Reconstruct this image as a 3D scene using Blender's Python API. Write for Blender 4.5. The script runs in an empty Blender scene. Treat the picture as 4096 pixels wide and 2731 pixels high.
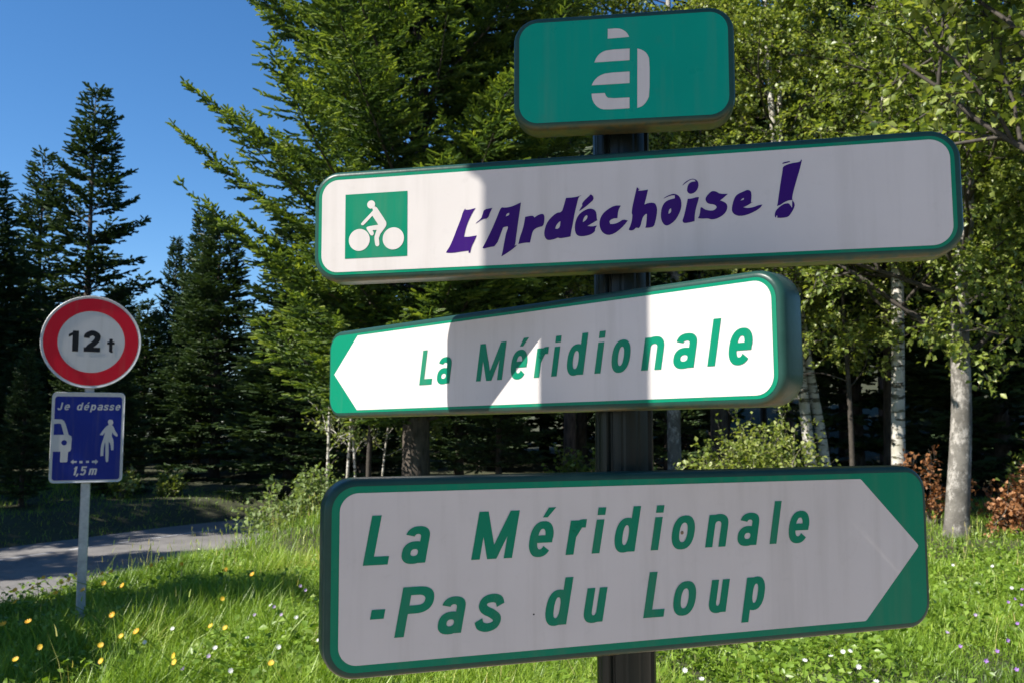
import bpy, math
import numpy as np
from mathutils import Vector
from mathutils.geometry import tessellate_polygon

scene = bpy.context.scene
col = scene.collection
R = math.radians
EYE = 1.5

# ------------------------------------------------------------------ camera
cam_data = bpy.data.cameras.new('camera')
cam = bpy.data.objects.new('camera', cam_data)
col.objects.link(cam)
cam.location = (0, 0, EYE)
cam.rotation_euler = (R(90 + 5.206), 0, 0)
cam_data.sensor_width = 36.0
cam_data.lens = 36.0 * 3677.0 / 4096.0
cam_data.clip_start = 0.05
cam_data.clip_end = 2000
cam_data.dof.use_dof = True
cam_data.dof.focus_distance = 1.4
cam_data.dof.aperture_fstop = 15.0
scene.camera = cam

# ------------------------------------------------------------------ light
SUN_AZ, SUN_EL = 63.0, 46.0            # degrees left of straight back, above horizon
to_sun = Vector((-math.sin(R(SUN_AZ)) * math.cos(R(SUN_EL)), -math.cos(R(SUN_AZ)) * math.cos(R(SUN_EL)), math.sin(R(SUN_EL))))
world = bpy.data.worlds.new('World')
scene.world = world
world.use_nodes = True
wn = world.node_tree
sky = wn.nodes.new('ShaderNodeTexSky')
sky.sky_type = 'NISHITA'
sky.sun_disc = False
sky.sun_elevation = R(SUN_EL)
sky.sun_rotation = math.atan2(to_sun.x, to_sun.y)
sky.altitude = 1200
sky.air_density = 1.0
sky.dust_density = 0.8
sky.ozone_density = 4.0
hs = wn.nodes.new('ShaderNodeHueSaturation')
hs.inputs['Saturation'].default_value = 1.22
wn.links.new(sky.outputs[0], hs.inputs['Color'])
wn.links.new(hs.outputs[0], wn.nodes['Background'].inputs[0])
wn.nodes['Background'].inputs[1].default_value = 0.06
sun_data = bpy.data.lights.new('sun', 'SUN')
sun_data.energy = 3.3
sun_data.angle = R(0.53)
sun_data.color = (1.0, 0.95, 0.87)
sun = bpy.data.objects.new('sun', sun_data)
sun.rotation_euler = to_sun.to_track_quat('Z', 'Y').to_euler()
sun.location = (-10, -5, 12)
col.objects.link(sun)
vs = scene.view_settings
vs.view_transform = 'Standard'
vs.look = 'None'
vs.gamma = 1.0
vs.use_curve_mapping = False
vs.exposure = 1.55

# ------------------------------------------------------------------ helpers
def obj(name, mesh, mat=None, parent=None, loc=None):
    o = bpy.data.objects.new(name, mesh)
    col.objects.link(o)
    if mat is not None and mesh is not None and len(mesh.materials) == 0:
        mesh.materials.append(mat)
    if parent is not None:
        o.parent = parent
    if loc is not None:
        o.location = loc
    return o

def tag(o, label=None, cat=None, group=None, kind=None):
    for k, v in (('label', label), ('category', cat), ('group', group), ('kind', kind)):
        if v:
            o[k] = v
    return o

def thing(name, label, cat, loc=(0, 0, 0), rz=0.0, group=None):
    o = obj(name, None, loc=loc)
    o.empty_display_size = 0.1
    o.rotation_euler = (0, 0, rz)
    return tag(o, label, cat, group)

def mesh_py(name, verts, faces, smooth=False):
    m = bpy.data.meshes.new(name)
    m.from_pydata([tuple(map(float, v)) for v in verts], [], faces)
    if smooth:
        m.polygons.foreach_set('use_smooth', [True] * len(m.polygons))
    m.update()
    return m

def mesh_np(name, verts, tris, tint=None, smooth=False):
    verts = np.ascontiguousarray(verts, dtype=np.float32)
    tris = np.ascontiguousarray(tris, dtype=np.int32)
    m = bpy.data.meshes.new(name)
    m.vertices.add(len(verts)); m.vertices.foreach_set('co', verts.ravel())
    n = len(tris)
    m.loops.add(n * 3); m.loops.foreach_set('vertex_index', tris.ravel())
    m.polygons.add(n)
    m.polygons.foreach_set('loop_start', np.arange(0, n * 3, 3, dtype=np.int32))
    m.polygons.foreach_set('loop_total', np.full(n, 3, dtype=np.int32))
    if smooth:
        m.polygons.foreach_set('use_smooth', np.ones(n, dtype=bool))
    m.update(calc_edges=True)
    if tint is not None:
        a = m.color_attributes.new('tint', 'FLOAT_COLOR', 'POINT')
        c = np.ones((len(verts), 4), dtype=np.float32)
        c[:, :tint.shape[1]] = tint
        a.data.foreach_set('color', c.ravel())
    return m

def norm(v):
    return v / np.maximum(np.linalg.norm(v, axis=-1, keepdims=True), 1e-9)

def scatter(name, pv, pf, loc, ax, ay, az, tint):
    """one mesh of many copies of a small piece: verts pv in the frames ax/ay/az at loc"""
    N, k = len(loc), len(pv)
    V = loc[:, None, :] + pv[None, :, 0:1] * ax[:, None, :] + pv[None, :, 1:2] * ay[:, None, :] + pv[None, :, 2:3] * az[:, None, :]
    F = (pf[None] + (np.arange(N) * k)[:, None, None]).reshape(-1, 3)
    T = np.repeat(tint, k, axis=0)
    return mesh_np(name, V.reshape(-1, 3), F, T)

def tube(path, radii, n=8, cap=True):
    path = np.array(path, float); radii = np.array(radii, float)
    d = np.gradient(path, axis=0); d = norm(d)
    ref = np.array([1.0, 0, 0]) if abs(d[0][0]) < .8 else np.array([0, 1.0, 0])
    V = []; F = []
    for i, p in enumerate(path):
        a = np.cross(d[i], ref); a /= np.linalg.norm(a); b = np.cross(d[i], a)
        for j in range(n):
            t = 2 * math.pi * j / n
            V.append(p + radii[i] * (math.cos(t) * a + math.sin(t) * b))
    for i in range(len(path) - 1):
        for j in range(n):
            q = (j + 1) % n
            F.append((i * n + j, (i + 1) * n + j, (i + 1) * n + q)); F.append((i * n + j, (i + 1) * n + q, i * n + q))
    return np.array(V), np.array(F, dtype=np.int32)

def join(parts):
    V = []; F = []; o = 0
    for v, f in parts:
        V.append(v); F.append(np.array(f) + o); o += len(v)
    return np.concatenate(V), np.concatenate(F)

# ------------------------------------------------------------------ materials
def new_mat(name):
    m = bpy.data.materials.new(name)
    m.use_nodes = True
    return m, m.node_tree, m.node_tree.nodes['Principled BSDF']

def ramp(nt, fac, stops):
    r = nt.nodes.new('ShaderNodeValToRGB')
    e = r.color_ramp.elements
    while len(e) < len(stops):
        e.new(0.5)
    for i, (p, c) in enumerate(stops):
        e[i].position = p; e[i].color = (*c, 1)
    nt.links.new(fac, r.inputs[0])
    return r.outputs[0]

def noise(nt, scale, detail=3, coord='Object', stretch=None, rough=0.55):
    tc = nt.nodes.new('ShaderNodeTexCoord')
    n = nt.nodes.new('ShaderNodeTexNoise')
    n.inputs['Scale'].default_value = scale; n.inputs['Detail'].default_value = detail; n.inputs['Roughness'].default_value = rough
    if stretch:
        mp = nt.nodes.new('ShaderNodeMapping'); mp.inputs['Scale'].default_value = stretch
        nt.links.new(tc.outputs[coord], mp.inputs[0]); nt.links.new(mp.outputs[0], n.inputs[0])
    else:
        nt.links.new(tc.outputs[coord], n.inputs[0])
    return n.outputs['Fac']

def bump(nt, b, h, strength=0.3, dist=0.01):
    n = nt.nodes.new('ShaderNodeBump')
    n.inputs['Strength'].default_value = strength; n.inputs['Distance'].default_value = dist
    nt.links.new(h, n.inputs['Height']); nt.links.new(n.outputs[0], b.inputs['Normal'])

def mix(nt, fac, a, b, mode='MIX'):
    m = nt.nodes.new('ShaderNodeMix'); m.data_type = 'RGBA'; m.blend_type = mode
    for i, v in ((0, fac), (6, a), (7, b)):
        if hasattr(v, 'links') or hasattr(v, 'is_linked'):
            nt.links.new(v, m.inputs[i])
        elif isinstance(v, (int, float)):
            m.inputs[i].default_value = v
        else:
            m.inputs[i].default_value = (*v, 1)
    return m.outputs[2]

def film_mat(name, color, rough=0.32, var=0.06, dirt=0.12):
    """printed retroreflective film: faint mottling, fine grain, a little grime"""
    m, nt, b = new_mat(name)
    c2 = tuple(x * (1 - var) for x in color)
    c = ramp(nt, noise(nt, 9, 4), [(0.3, c2), (0.7, color)])
    d = ramp(nt, noise(nt, 38, 6, rough=0.7), [(0.58, (0, 0, 0)), (0.8, (dirt, dirt, dirt))])
    c = mix(nt, d, c, (0.12, 0.11, 0.08))
    st = ramp(nt, noise(nt, 26, 5, stretch=(1, 1, .07), rough=.6), [(0.5, (0, 0, 0)), (0.75, (dirt * 1.3,) * 3)])
    c = mix(nt, st, c, (0.16, 0.145, 0.10))
    nt.links.new(c, b.inputs['Base Color'])
    nt.links.new(ramp(nt, noise(nt, 14, 5), [(0.3, (rough * .8,) * 3), (0.75, (rough * 1.35,) * 3)]), b.inputs['Roughness'])
    b.inputs['Specular IOR Level'].default_value = 0.12
    bump(nt, b, noise(nt, 900, 2), 0.08, 0.0004)
    return m

M = {}
M['white'] = film_mat('white_film', (0.53, 0.50, 0.475))
M['green'] = film_mat('green_film', (0.002, 0.175, 0.095))
M['teal'] = film_mat('teal_film', (0.002, 0.26, 0.18))
M['ink'] = film_mat('violet_ink', (0.030, 0.004, 0.115), rough=0.4, dirt=0.03)
M['red'] = film_mat('red_film', (0.58, 0.010, 0.024))
M['blue'] = film_mat('blue_film', (0.008, 0.022, 0.20))
M['black'] = film_mat('black_film', (0.012, 0.012, 0.014), dirt=0.05)

def housing_mat():
    m, nt, b = new_mat('dark_green_housing')
    c = ramp(nt, noise(nt, 24, 5), [(0.3, (0.012, 0.044, 0.034)), (0.7, (0.018, 0.058, 0.045))])
    # algae and dust that settled on the lower lip
    geo = nt.nodes.new('ShaderNodeNewGeometry'); sx = nt.nodes.new('ShaderNodeSeparateXYZ')
    nt.links.new(geo.outputs['Normal'], sx.inputs[0])
    low = ramp(nt, sx.outputs['Z'], [(0.0, (1, 1, 1)), (0.15, (0.0, 0.0, 0.0))])
    mp = nt.nodes.new('ShaderNodeMath'); mp.operation = 'MULTIPLY_ADD'
    nt.links.new(sx.outputs['Z'], mp.inputs[0]); mp.inputs[1].default_value = -1.0; mp.inputs[2].default_value = -0.25
    g = nt.nodes.new('ShaderNodeMath'); g.operation = 'MULTIPLY'; g.use_clamp = True
    nt.links.new(mp.outputs[0], g.inputs[0])
    nt.links.new(ramp(nt, noise(nt, 60, 6, rough=.7), [(0.35, (0.2,) * 3), (0.6, (1.7,) * 3)]), g.inputs[1])
    c = mix(nt, g.outputs[0], c, (0.075, 0.065, 0.026))
    sp = ramp(nt, noise(nt, 140, 6, rough=.75), [(0.66, (0,) * 3), (0.74, (.3,) * 3)])
    c = mix(nt, sp, c, (0.16, 0.16, 0.12))
    nt.links.new(c, b.inputs['Base Color'])
    b.inputs['Roughness'].default_value = 0.34
    b.inputs['Specular IOR Level'].default_value = 0.22
    bump(nt, b, noise(nt, 120, 5), 0.12, 0.002)
    return m
M['housing'] = housing_mat()

def plain(name, c1, c2, scale, rough=0.6, metal=0.0, bs=0.2, bd=0.005, stretch=None, detail=5):
    m, nt, b = new_mat(name)
    n = noise(nt, scale, detail, stretch=stretch)
    nt.links.new(ramp(nt, n, [(0.3, c1), (0.7, c2)]), b.inputs['Base Color'])
    b.inputs['Roughness'].default_value = rough; b.inputs['Metallic'].default_value = metal
    bump(nt, b, n, bs, bd)
    return m
M['pole'] = plain('dark_green_pole', (0.003, 0.006, 0.005), (0.006, 0.012, 0.010), 30, rough=0.3, bs=0.05, bd=0.001, stretch=(1, 1, .1))
M['pole'].node_tree.nodes['Principled BSDF'].inputs['Specular IOR Level'].default_value = 0.25
M['galva'] = plain('galvanised_steel', (0.30, 0.32, 0.34), (0.46, 0.48, 0.50), 26, rough=0.5, metal=0.55, bs=0.05, bd=0.001)
M['alu'] = plain('sign_rim', (0.42, 0.42, 0.42), (0.6, 0.6, 0.6), 20, rough=0.45, metal=0.2, bs=0.03, bd=0.001)
M['timber'] = plain('weathered_timber', (0.12, 0.08, 0.045), (0.24, 0.17, 0.10), 14, rough=0.8, stretch=(1, 1, .06), bs=.4)
M['fir_bark'] = plain('fir_bark', (0.035, 0.027, 0.02), (0.12, 0.095, 0.075), 16, rough=0.9, bs=0.8, bd=0.02, stretch=(1, 1, .3))
M['limb'] = plain('limb_bark', (0.03, 0.025, 0.02), (0.075, 0.062, 0.048), 18, rough=.85)
M['twig'] = plain('dead_twig', (0.10, 0.085, 0.065), (0.24, 0.21, 0.17), 20, rough=0.85)

def birch_mat():
    m, nt, b = new_mat('birch_bark')
    base = ramp(nt, noise(nt, 7, 4), [(0.3, (0.42, 0.39, 0.33)), (0.7, (0.66, 0.63, 0.57))])
    bands = noise(nt, 5.5, 5, stretch=(.9, .9, 3.6), rough=.65)
    k = ramp(nt, bands, [(0.53, (0,) * 3), (0.58, (1,) * 3)])
    c = mix(nt, k, base, (0.045, 0.037, 0.028))
    g = ramp(nt, noise(nt, 2.2, 3), [(0.45, (0,) * 3), (0.7, (.55,) * 3)])
    c = mix(nt, g, c, (0.20, 0.19, 0.09))
    nt.links.new(c, b.inputs['Base Color']); b.inputs['Roughness'].default_value = .75
    bump(nt, b, bands, .5, .01)
    return m
M['birch'] = birch_mat()

def beech_mat():
    m, nt, b = new_mat('lichen_beech_bark')
    base = ramp(nt, noise(nt, 5, 5), [(0.35, (0.11, 0.10, 0.085)), (0.7, (0.2, 0.185, 0.16))])
    li = ramp(nt, noise(nt, 4.5, 8, rough=.8, stretch=(1, 1, .6)), [(0.5, (0,) * 3), (0.58, (1,) * 3)])
    c = mix(nt, li, base, (0.42, 0.39, 0.35))
    nt.links.new(c, b.inputs['Base Color']); b.inputs['Roughness'].default_value = .85
    bump(nt, b, noise(nt, 9, 7, rough=.75), .9, .03)
    return m
M['beech'] = beech_mat()

def leaf_mat(name, stops, trans=0.35, tcol=(1.25, 1.25, 0.5), rough=0.5, spec=0.3):
    """tint attribute (own colour of each shoot or leaf) drives the ramp"""
    m, nt, b = new_mat(name)
    at = nt.nodes.new('ShaderNodeVertexColor'); at.layer_name = 'tint'
    sp = nt.nodes.new('ShaderNodeSeparateColor'); nt.links.new(at.outputs[0], sp.inputs[0])
    c = ramp(nt, sp.outputs[0], stops)
    nt.links.new(c, b.inputs['Base Color'])
    b.inputs['Roughness'].default_value = rough; b.inputs['Specular IOR Level'].default_value = spec
    tr = nt.nodes.new('ShaderNodeBsdfTranslucent')
    nt.links.new(mix(nt, 1.0, c, tcol, 'MULTIPLY'), tr.inputs[0])
    mx = nt.nodes.new('ShaderNodeMixShader'); mx.inputs[0].default_value = trans
    nt.links.new(b.outputs[0], mx.inputs[1]); nt.links.new(tr.outputs[0], mx.inputs[2])
    nt.links.new(mx.outputs[0], nt.nodes['Material Output'].inputs[0])
    return m
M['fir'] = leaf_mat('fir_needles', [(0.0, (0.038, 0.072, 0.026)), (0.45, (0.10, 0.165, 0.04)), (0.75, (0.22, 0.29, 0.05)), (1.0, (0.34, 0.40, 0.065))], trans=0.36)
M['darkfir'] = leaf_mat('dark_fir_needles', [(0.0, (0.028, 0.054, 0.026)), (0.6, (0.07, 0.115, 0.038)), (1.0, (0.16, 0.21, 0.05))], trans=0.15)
M['leaf'] = leaf_mat('broad_leaves', [(0.0, (0.055, 0.095, 0.018)), (0.5, (0.20, 0.26, 0.05)), (0.9, (0.37, 0.41, 0.11)), (1.0, (0.55, 0.57, 0.3))], trans=0.4, rough=.38, spec=.5)
M['paleleaf'] = leaf_mat('pale_shrub_leaves', [(0.0, (0.10, 0.15, 0.04)), (1.0, (0.26, 0.34, 0.12))], trans=0.4)
M['brownleaf'] = leaf_mat('withered_leaves', [(0.0, (0.13, 0.05, 0.02)), (0.6, (0.32, 0.15, 0.06)), (1.0, (0.5, 0.27, 0.14))], trans=0.3, tcol=(1.2, .9, .6))
M['grass'] = leaf_mat('grass_blades', [(0.0, (0.07, 0.14, 0.014)), (0.5, (0.21, 0.34, 0.03)), (0.8, (0.33, 0.45, 0.06)), (0.9, (0.42, 0.48, 0.11)), (1.0, (0.58, 0.48, 0.19))], trans=0.3, rough=.42, spec=.4)
M['herb'] = leaf_mat('herb_leaves', [(0.0, (0.06, 0.12, 0.015)), (0.6, (0.18, 0.29, 0.03)), (1.0, (0.34, 0.44, 0.11))], trans=0.35, rough=.4, spec=.45)
M['flower'] = leaf_mat('petals', [(0.0, (0.75, 0.36, 0.02)), (0.35, (0.85, 0.55, 0.05)), (0.6, (0.8, 0.8, 0.74)), (0.85, (0.45, 0.26, 0.62)), (1.0, (0.30, 0.12, 0.5))], trans=0.3, tcol=(1, 1, 1))

def ground_mat():
    m, nt, b = new_mat('forest_ground')
    c = ramp(nt, noise(nt, 1.1, 6), [(0.3, (0.022, 0.024, 0.009)), (0.55, (0.034, 0.044, 0.012)), (0.75, (0.06, 0.05, 0.024))])
    c = mix(nt, ramp(nt, noise(nt, 24, 6), [(0.4, (0,) * 3), (0.7, (.6,) * 3)]), c, (0.06, 0.05, 0.03))
    nt.links.new(c, b.inputs['Base Color']); b.inputs['Roughness'].default_value = .95
    bump(nt, b, noise(nt, 9, 6), .8, .06)
    return m
M['ground'] = ground_mat()

def asphalt_mat():
    m, nt, b = new_mat('asphalt')
    c = ramp(nt, noise(nt, 1.3, 5), [(0.3, (0.12, 0.113, 0.108)), (0.7, (0.2, 0.188, 0.178))])
    c = mix(nt, ramp(nt, noise(nt, 220, 3), [(0.45, (0,) * 3), (0.7, (.5,) * 3)]), c, (0.22, 0.21, 0.20))
    cr = ramp(nt, noise(nt, 3.0, 8, rough=.7), [(0.485, (0,) * 3), (0.5, (.6,) * 3), (0.515, (0,) * 3)])
    c = mix(nt, cr, c, (0.05, 0.05, 0.05))
    nt.links.new(c, b.inputs['Base Color']); b.inputs['Roughness'].default_value = .8
    bump(nt, b, noise(nt, 180, 3), .4, .004)
    return m
M['asphalt'] = asphalt_mat()
M['gravel'] = plain('bounce_gravel_surface', (0.40, 0.33, 0.25), (0.56, 0.47, 0.37), 40, rough=.9, bs=.6, bd=.01)  # pale and warm so the added ground brightens the shaded panels
M['paint'] = plain('road_paint', (0.16, 0.16, 0.17), (0.5, 0.5, 0.5), 9, rough=.7)

# ------------------------------------------------------------------ ground and road
ROAD = np.array([(-16, -14), (-14, -6), (-11.2, 3), (-8.9, 9.5), (-7.3, 13.5), (-6.45, 15.3), (-5.0, 18), (-1.8, 21.6), (4, 25), (14, 28), (40, 33)], float)
def spline(P, n=12):
    out = []
    P = np.array(P, float)
    Q = np.vstack([2 * P[0] - P[1], P, 2 * P[-1] - P[-2]])
    for i in range(1, len(Q) - 2):
        for t in np.linspace(0, 1, n, endpoint=False):
            a, b, c, d = Q[i - 1], Q[i], Q[i + 1], Q[i + 2]
            out.append(.5 * ((2 * b) + (c - a) * t + (2 * a - 5 * b + 4 * c - d) * t * t + (3 * b - a - 3 * c + d) * t ** 3))
    out.append(P[-1])
    return np.array(out)
ROADC = spline(ROAD)
rd = norm(np.gradient(ROADC, axis=0))
RN = np.stack([rd[:, 1], -rd[:, 0]], 1)            # to the right of travel: our side
ROAD_Z = -0.42
OFF_NEAR, OFF_FAR = 3.9, 1.15

def road_dist(x, y):
    """signed distance right of the marking line (positive = our side)"""
    x = np.asarray(x, float); y = np.asarray(y, float)
    sh = x.shape; p = np.stack([x.ravel(), y.ravel()], 1)
    out = np.empty(len(p))
    for s in range(0, len(p), 20000):
        q = p[s:s + 20000]
        d = q[:, None, :] - ROADC[None]
        i = np.argmin((d ** 2).sum(2), 1)
        dd = d[np.arange(len(q)), i]
        out[s:s + 20000] = np.sign((dd * RN[i]).sum(1)) * np.sqrt((dd ** 2).sum(1))
    return out.reshape(sh)

def sstep(a, b, x):
    t = np.clip((x - a) / (b - a), 0, 1); return t * t * (3 - 2 * t)

def ground_z(x, y):
    x = np.asarray(x, float); y = np.asarray(y, float)
    d = road_dist(x, y)
    near = sstep(OFF_NEAR, OFF_NEAR + 1.1, d); far = sstep(OFF_FAR, OFF_FAR + 1.6, -d)
    base = 0.05 * np.sin(x * .9 + 1) * np.cos(y * .7) + 0.03 * np.sin(x * 2.3) * np.sin(y * 1.9)
    hump = 0.04 * np.exp(-(((x + 3.0) / 1.6) ** 2 + ((y - 6.6) / 2.6) ** 2))
    mound = 0.26 * np.exp(-(((x + 2.6) / 1.3) ** 2 + ((y - 12.0) / 2.2) ** 2))
    zz = base + hump + mound + 0.10 * sstep(2, 7, x)
    farz = base - 0.05 + 0.02 * np.clip(-d - 3, 0, 40)
    k = np.where(d > 0, near, far)
    rise = 0.22 * np.clip(y - 46, 0, 160) * sstep(0, 14, x)
    return rise + (ROAD_Z - 0.03) * (1 - k) + np.where(d > 0, zz, farz) * k

def gz(x, y):
    return float(ground_z(np.array([x]), np.array([y]))[0])

def axis(lo, hi, step, out):
    a = list(np.arange(lo, hi + 1e-6, step)); b = []; s = step; v = hi
    while v < out:
        s *= 1.35; v += s; b.append(v)
    c = []; s = step; v = lo
    while v > -out:
        s *= 1.35; v -= s; c.append(v)
    return np.array(c[::-1] + a + b)
gx, gy = axis(-24, 24, .45, 700), axis(-6, 44, .45, 700)
X, Y = np.meshgrid(gx, gy)
Z = ground_z(X, Y)
V = np.stack([X.ravel(), Y.ravel(), Z.ravel()], 1)
nx, ny = len(gx), len(gy)
ii, jj = np.meshgrid(np.arange(nx - 1), np.arange(ny - 1))
a = (jj * nx + ii).ravel()
F = np.concatenate([np.stack([a, a + 1, a + nx + 1], 1), np.stack([a, a + nx + 1, a + nx], 1)])
tag(obj('ground', mesh_np('ground', V, F, smooth=True), M['ground']), kind='structure')

def ribbon(o0, o1, z, i0=0, i1=None):
    C = ROADC[i0:i1]; N = RN[i0:i1]
    A = C + N * o0; B = C + N * o1
    V = np.concatenate([np.c_[A, np.full(len(A), z)], np.c_[B, np.full(len(B), z)]])
    n = len(A); F = []
    for i in range(n - 1):
        F += [(i, i + 1, n + i + 1), (i, n + i + 1, n + i)]
    return V, np.array(F)
v, f = ribbon(-OFF_FAR, OFF_NEAR, ROAD_Z)
road = tag(obj('road', mesh_np('road', v, f), M['asphalt']), kind='structure')
for i0 in range(0, len(ROADC) - 8, 9):
    v, f = ribbon(-0.04, 0.05, ROAD_Z + .004, i0, i0 + 8)
    tag(obj('road_marking', mesh_np('road_marking', v, f), M['paint']), kind='structure')

# unseen gravel added before the signpost to bounce warm light onto its panels
lb = spline([(-9.5, -9), (-9.8, -3), (-6.0, 1.2), (-1.5, 3.2), (3, 3.6), (7, 2.5), (9, -2), (8, -8), (0, -11), (-9.5, -9)], 8)[:-1]
V = [(0, -3, .02)] + [(a, b, gz(a, b) + .02) for a, b in lb]
rings = 7
V = []; F = []
c0 = np.array([0, -3.0])
for q in range(1, rings + 1):
    for a, b in lb:
        x, y = c0 + (np.array([a, b]) - c0) * q / rings
        V.append((x, y, gz(x, y) + .03))
n = len(lb)
V.append((0, -3, gz(0, -3) + .03))
for q in range(rings - 1):
    for j in range(n):
        k = (j + 1) % n; F += [(q * n + j, q * n + k, (q + 1) * n + k), (q * n + j, (q + 1) * n + k, (q + 1) * n + j)]
F += [(len(V) - 1, j, (j + 1) % n) for j in range(n)]
tag(obj('bounce_gravel', mesh_np('bounce_gravel', np.array(V), np.array(F)[:, ::-1], smooth=True), M['gravel']), kind='structure')

# ------------------------------------------------------------------ conifers
BLADE_V = []
BLADE_F = []
for k in range(2):                                  # two crossed blunt blades: a needled shoot
    t = math.pi * k / 2 + .4
    c, q = math.cos(t), math.sin(t)
    o = len(BLADE_V)
    BLADE_V += [(0, 0, 0), (.5 * c, .3, .5 * q), (.36 * c, .98, .36 * q), (-.30 * c, 1.0, -.30 * q), (-.5 * c, .34, -.5 * q)]
    BLADE_F += [(o, o + 1, o + 4), (o + 1, o + 2, o + 4), (o + 4, o + 2, o + 3)]
BLADE_V = np.array(BLADE_V); BLADE_F = np.array(BLADE_F, dtype=np.int32)

def conifer(name, seed, H, zb, Rb, whorl, per, tilt0, tilt1, curl, sec_step, sec_max, sh_step, sh_len, sh_w, prof=0.85, zmax=None, fresh=0.5, trunk_r=0.2, gap=0.0, wood=True):
    rng = np.random.default_rng(seed)
    P, D, S, T = [], [], [], []
    woods = []
    path = [(0.0, 0.0, z) for z in np.linspace(-.4, H, 14)]
    for i in range(1, 14):
        path[i] = (path[i - 1][0] * 1 + rng.normal(0, .012 * H / 14), path[i - 1][1] + rng.normal(0, .012 * H / 14), path[i][2])
    pa = np.array(path)
    woods.append(tube(path, [trunk_r * (1.12 if i == 0 else 1) * max(.04, 1 - i / 13.3) for i in range(14)], 10))
    z = zb
    while z < (zmax or H - .15):
        t = (z - zb) / (H - zb)
        n = per + rng.integers(-1, 2)
        ph = rng.uniform(0, 6.28)
        for b in range(max(3, n)):
            if rng.random() < gap:
                continue
            phi = ph + b * 6.283 / n + rng.normal(0, .22)
            L = Rb * ((1 - t) ** prof) * rng.uniform(.62, 1.12) * (0.75 + .25 * min(1, t * 6)) + .12
            al = R(tilt0 + (tilt1 - tilt0) * t + rng.normal(0, 6))
            d0 = np.array([math.cos(phi) * math.cos(al), math.sin(phi) * math.cos(al), math.sin(al)])
            side = np.array([-math.sin(phi), math.cos(phi), 0.0])
            zz = z + rng.uniform(-.5, .5) * whorl
            base = np.array([np.interp(zz, pa[:, 2], pa[:, 0]), np.interp(zz, pa[:, 2], pa[:, 1]), zz])
            bend = rng.normal(0, .08)
            def at(s):
                s = np.asarray(s, float)[..., None]
                return base + d0 * s + np.array([0, 0, 1.0]) * curl * s * s / max(L, .3) + side * bend * s * s / max(L, .3)
            if wood and L > .5:
                ss = np.linspace(0, L * .9, 5)
                woods.append(tube(at(ss), np.linspace(.012 + .008 * L, .004, 5), 4))
            sp = np.arange(.12 * L + rng.uniform(0, sec_step), L, sec_step)
            if len(sp) == 0:
                sp = np.array([.5 * L])
            for s in sp:
                p0 = at(s)
                tang = d0 + np.array([0, 0, 1.0]) * 2 * curl * s / max(L, .3)
                tang = tang / np.linalg.norm(tang)
                for sg in (-1, 1):
                    if rng.random() < .08:
                        continue
                    l2 = min(.5 * (L - s) + sh_len * 1.1, sec_max) * rng.uniform(.55, 1.15)
                    an = R(rng.uniform(42, 66))
                    d2 = tang * math.cos(an) + side * sg * math.sin(an) + np.array([0, 0, rng.normal(-.06, .13)])
                    d2 /= np.linalg.norm(d2)
                    nn = max(1, int(l2 / sh_step))
                    r = (np.arange(nn) + rng.uniform(.2, .8)) / nn * l2
                    q = p0 + d2 * r[:, None] + np.array([0, 0, -1.0]) * (.06 * r * r / max(l2, .1))[:, None]
                    pr = np.cross(d2, np.array([0, 0, 1.0])); pr /= np.linalg.norm(pr) + 1e-6
                    for sd in (-1, 1):
                        dd = d2 * rng.uniform(.5, 1.0, (nn, 1)) + pr * sd * rng.uniform(.3, .9, (nn, 1)) + rng.normal(0, .18, (nn, 3))
                        P.append(q); D.append(dd)
                        fr = .35 * (s / L) + .45 * (r / max(l2, .1)) - .25
                        T.append(np.clip(fr * fresh * 2 + rng.normal(0, .13, nn) + rng.normal(0, .06) + .2, 0, 1))
                        S.append(sh_len * rng.uniform(.7, 1.3, nn))
                    P.append(p0[None] + d2 * l2 * .92); D.append(d2[None]); T.append(np.array([np.clip(fresh + rng.normal(0, .15), 0, 1)])); S.append(np.array([sh_len * 1.25]))
            ns = max(2, int(L / sh_step * .7))
            s = rng.uniform(.25, 1, ns) * L
            P.append(at(s)); D.append(d0 + rng.normal(0, .35, (ns, 3)) + np.array([0, 0, curl])); T.append(np.clip(rng.normal(.3, .15, ns), 0, 1)); S.append(sh_len * rng.uniform(.8, 1.3, ns))
            P.append(at(np.array([L * .97]))); D.append((d0 + np.array([0, 0, 2 * curl]))[None]); T.append(np.array([fresh])); S.append(np.array([sh_len * 1.5]))
        z += whorl * (1 - .45 * t) * rng.uniform(.85, 1.15)
    P = np.concatenate(P); D = norm(np.concatenate(D)); T = np.concatenate(T)[:, None]; S = np.concatenate(S)[:, None]
    ref = norm(rng.normal(0, 1, D.shape))
    ax = norm(np.cross(D, ref)); az = np.cross(ax, D)
    W = sh_w * rng.uniform(.8, 1.25, (len(P), 1))
    crown = scatter(name + '_crown', BLADE_V, BLADE_F, P, ax * W, D * S, az * W, T)
    v, f = join(woods)
    return mesh_np(name + '_trunk', v, f, smooth=True), crown

def plant_tree(name, meshes, mats, loc, label, cat, group=None, rz=0.0, sc=(1, 1, 1)):
    t = thing(name, label, cat, loc, rz, group)
    t.scale = sc
    obj('trunk', meshes[0], mats[0], t)
    obj('crown', meshes[1], mats[1], t)
    return t

def gz(x, y):
    return float(ground_z(np.array([x]), np.array([y]))[0])

# the large near fir
big = conifer('big_fir', 5, 18.5, 1.7, 4.3, .40, 6, 10, 38, .26, .096, .85, .063, .112, .033, prof=.6, zmax=9.8, fresh=.62, trunk_r=.24, gap=.05)
plant_tree('fir_tree', big, (M['fir_bark'], M['fir']), (-1.55, 15, gz(-1.55, 15)), 'large fir with wide upswept branches and fresh yellow-green shoots behind the signpost', 'fir tree', rz=.4)

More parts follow.
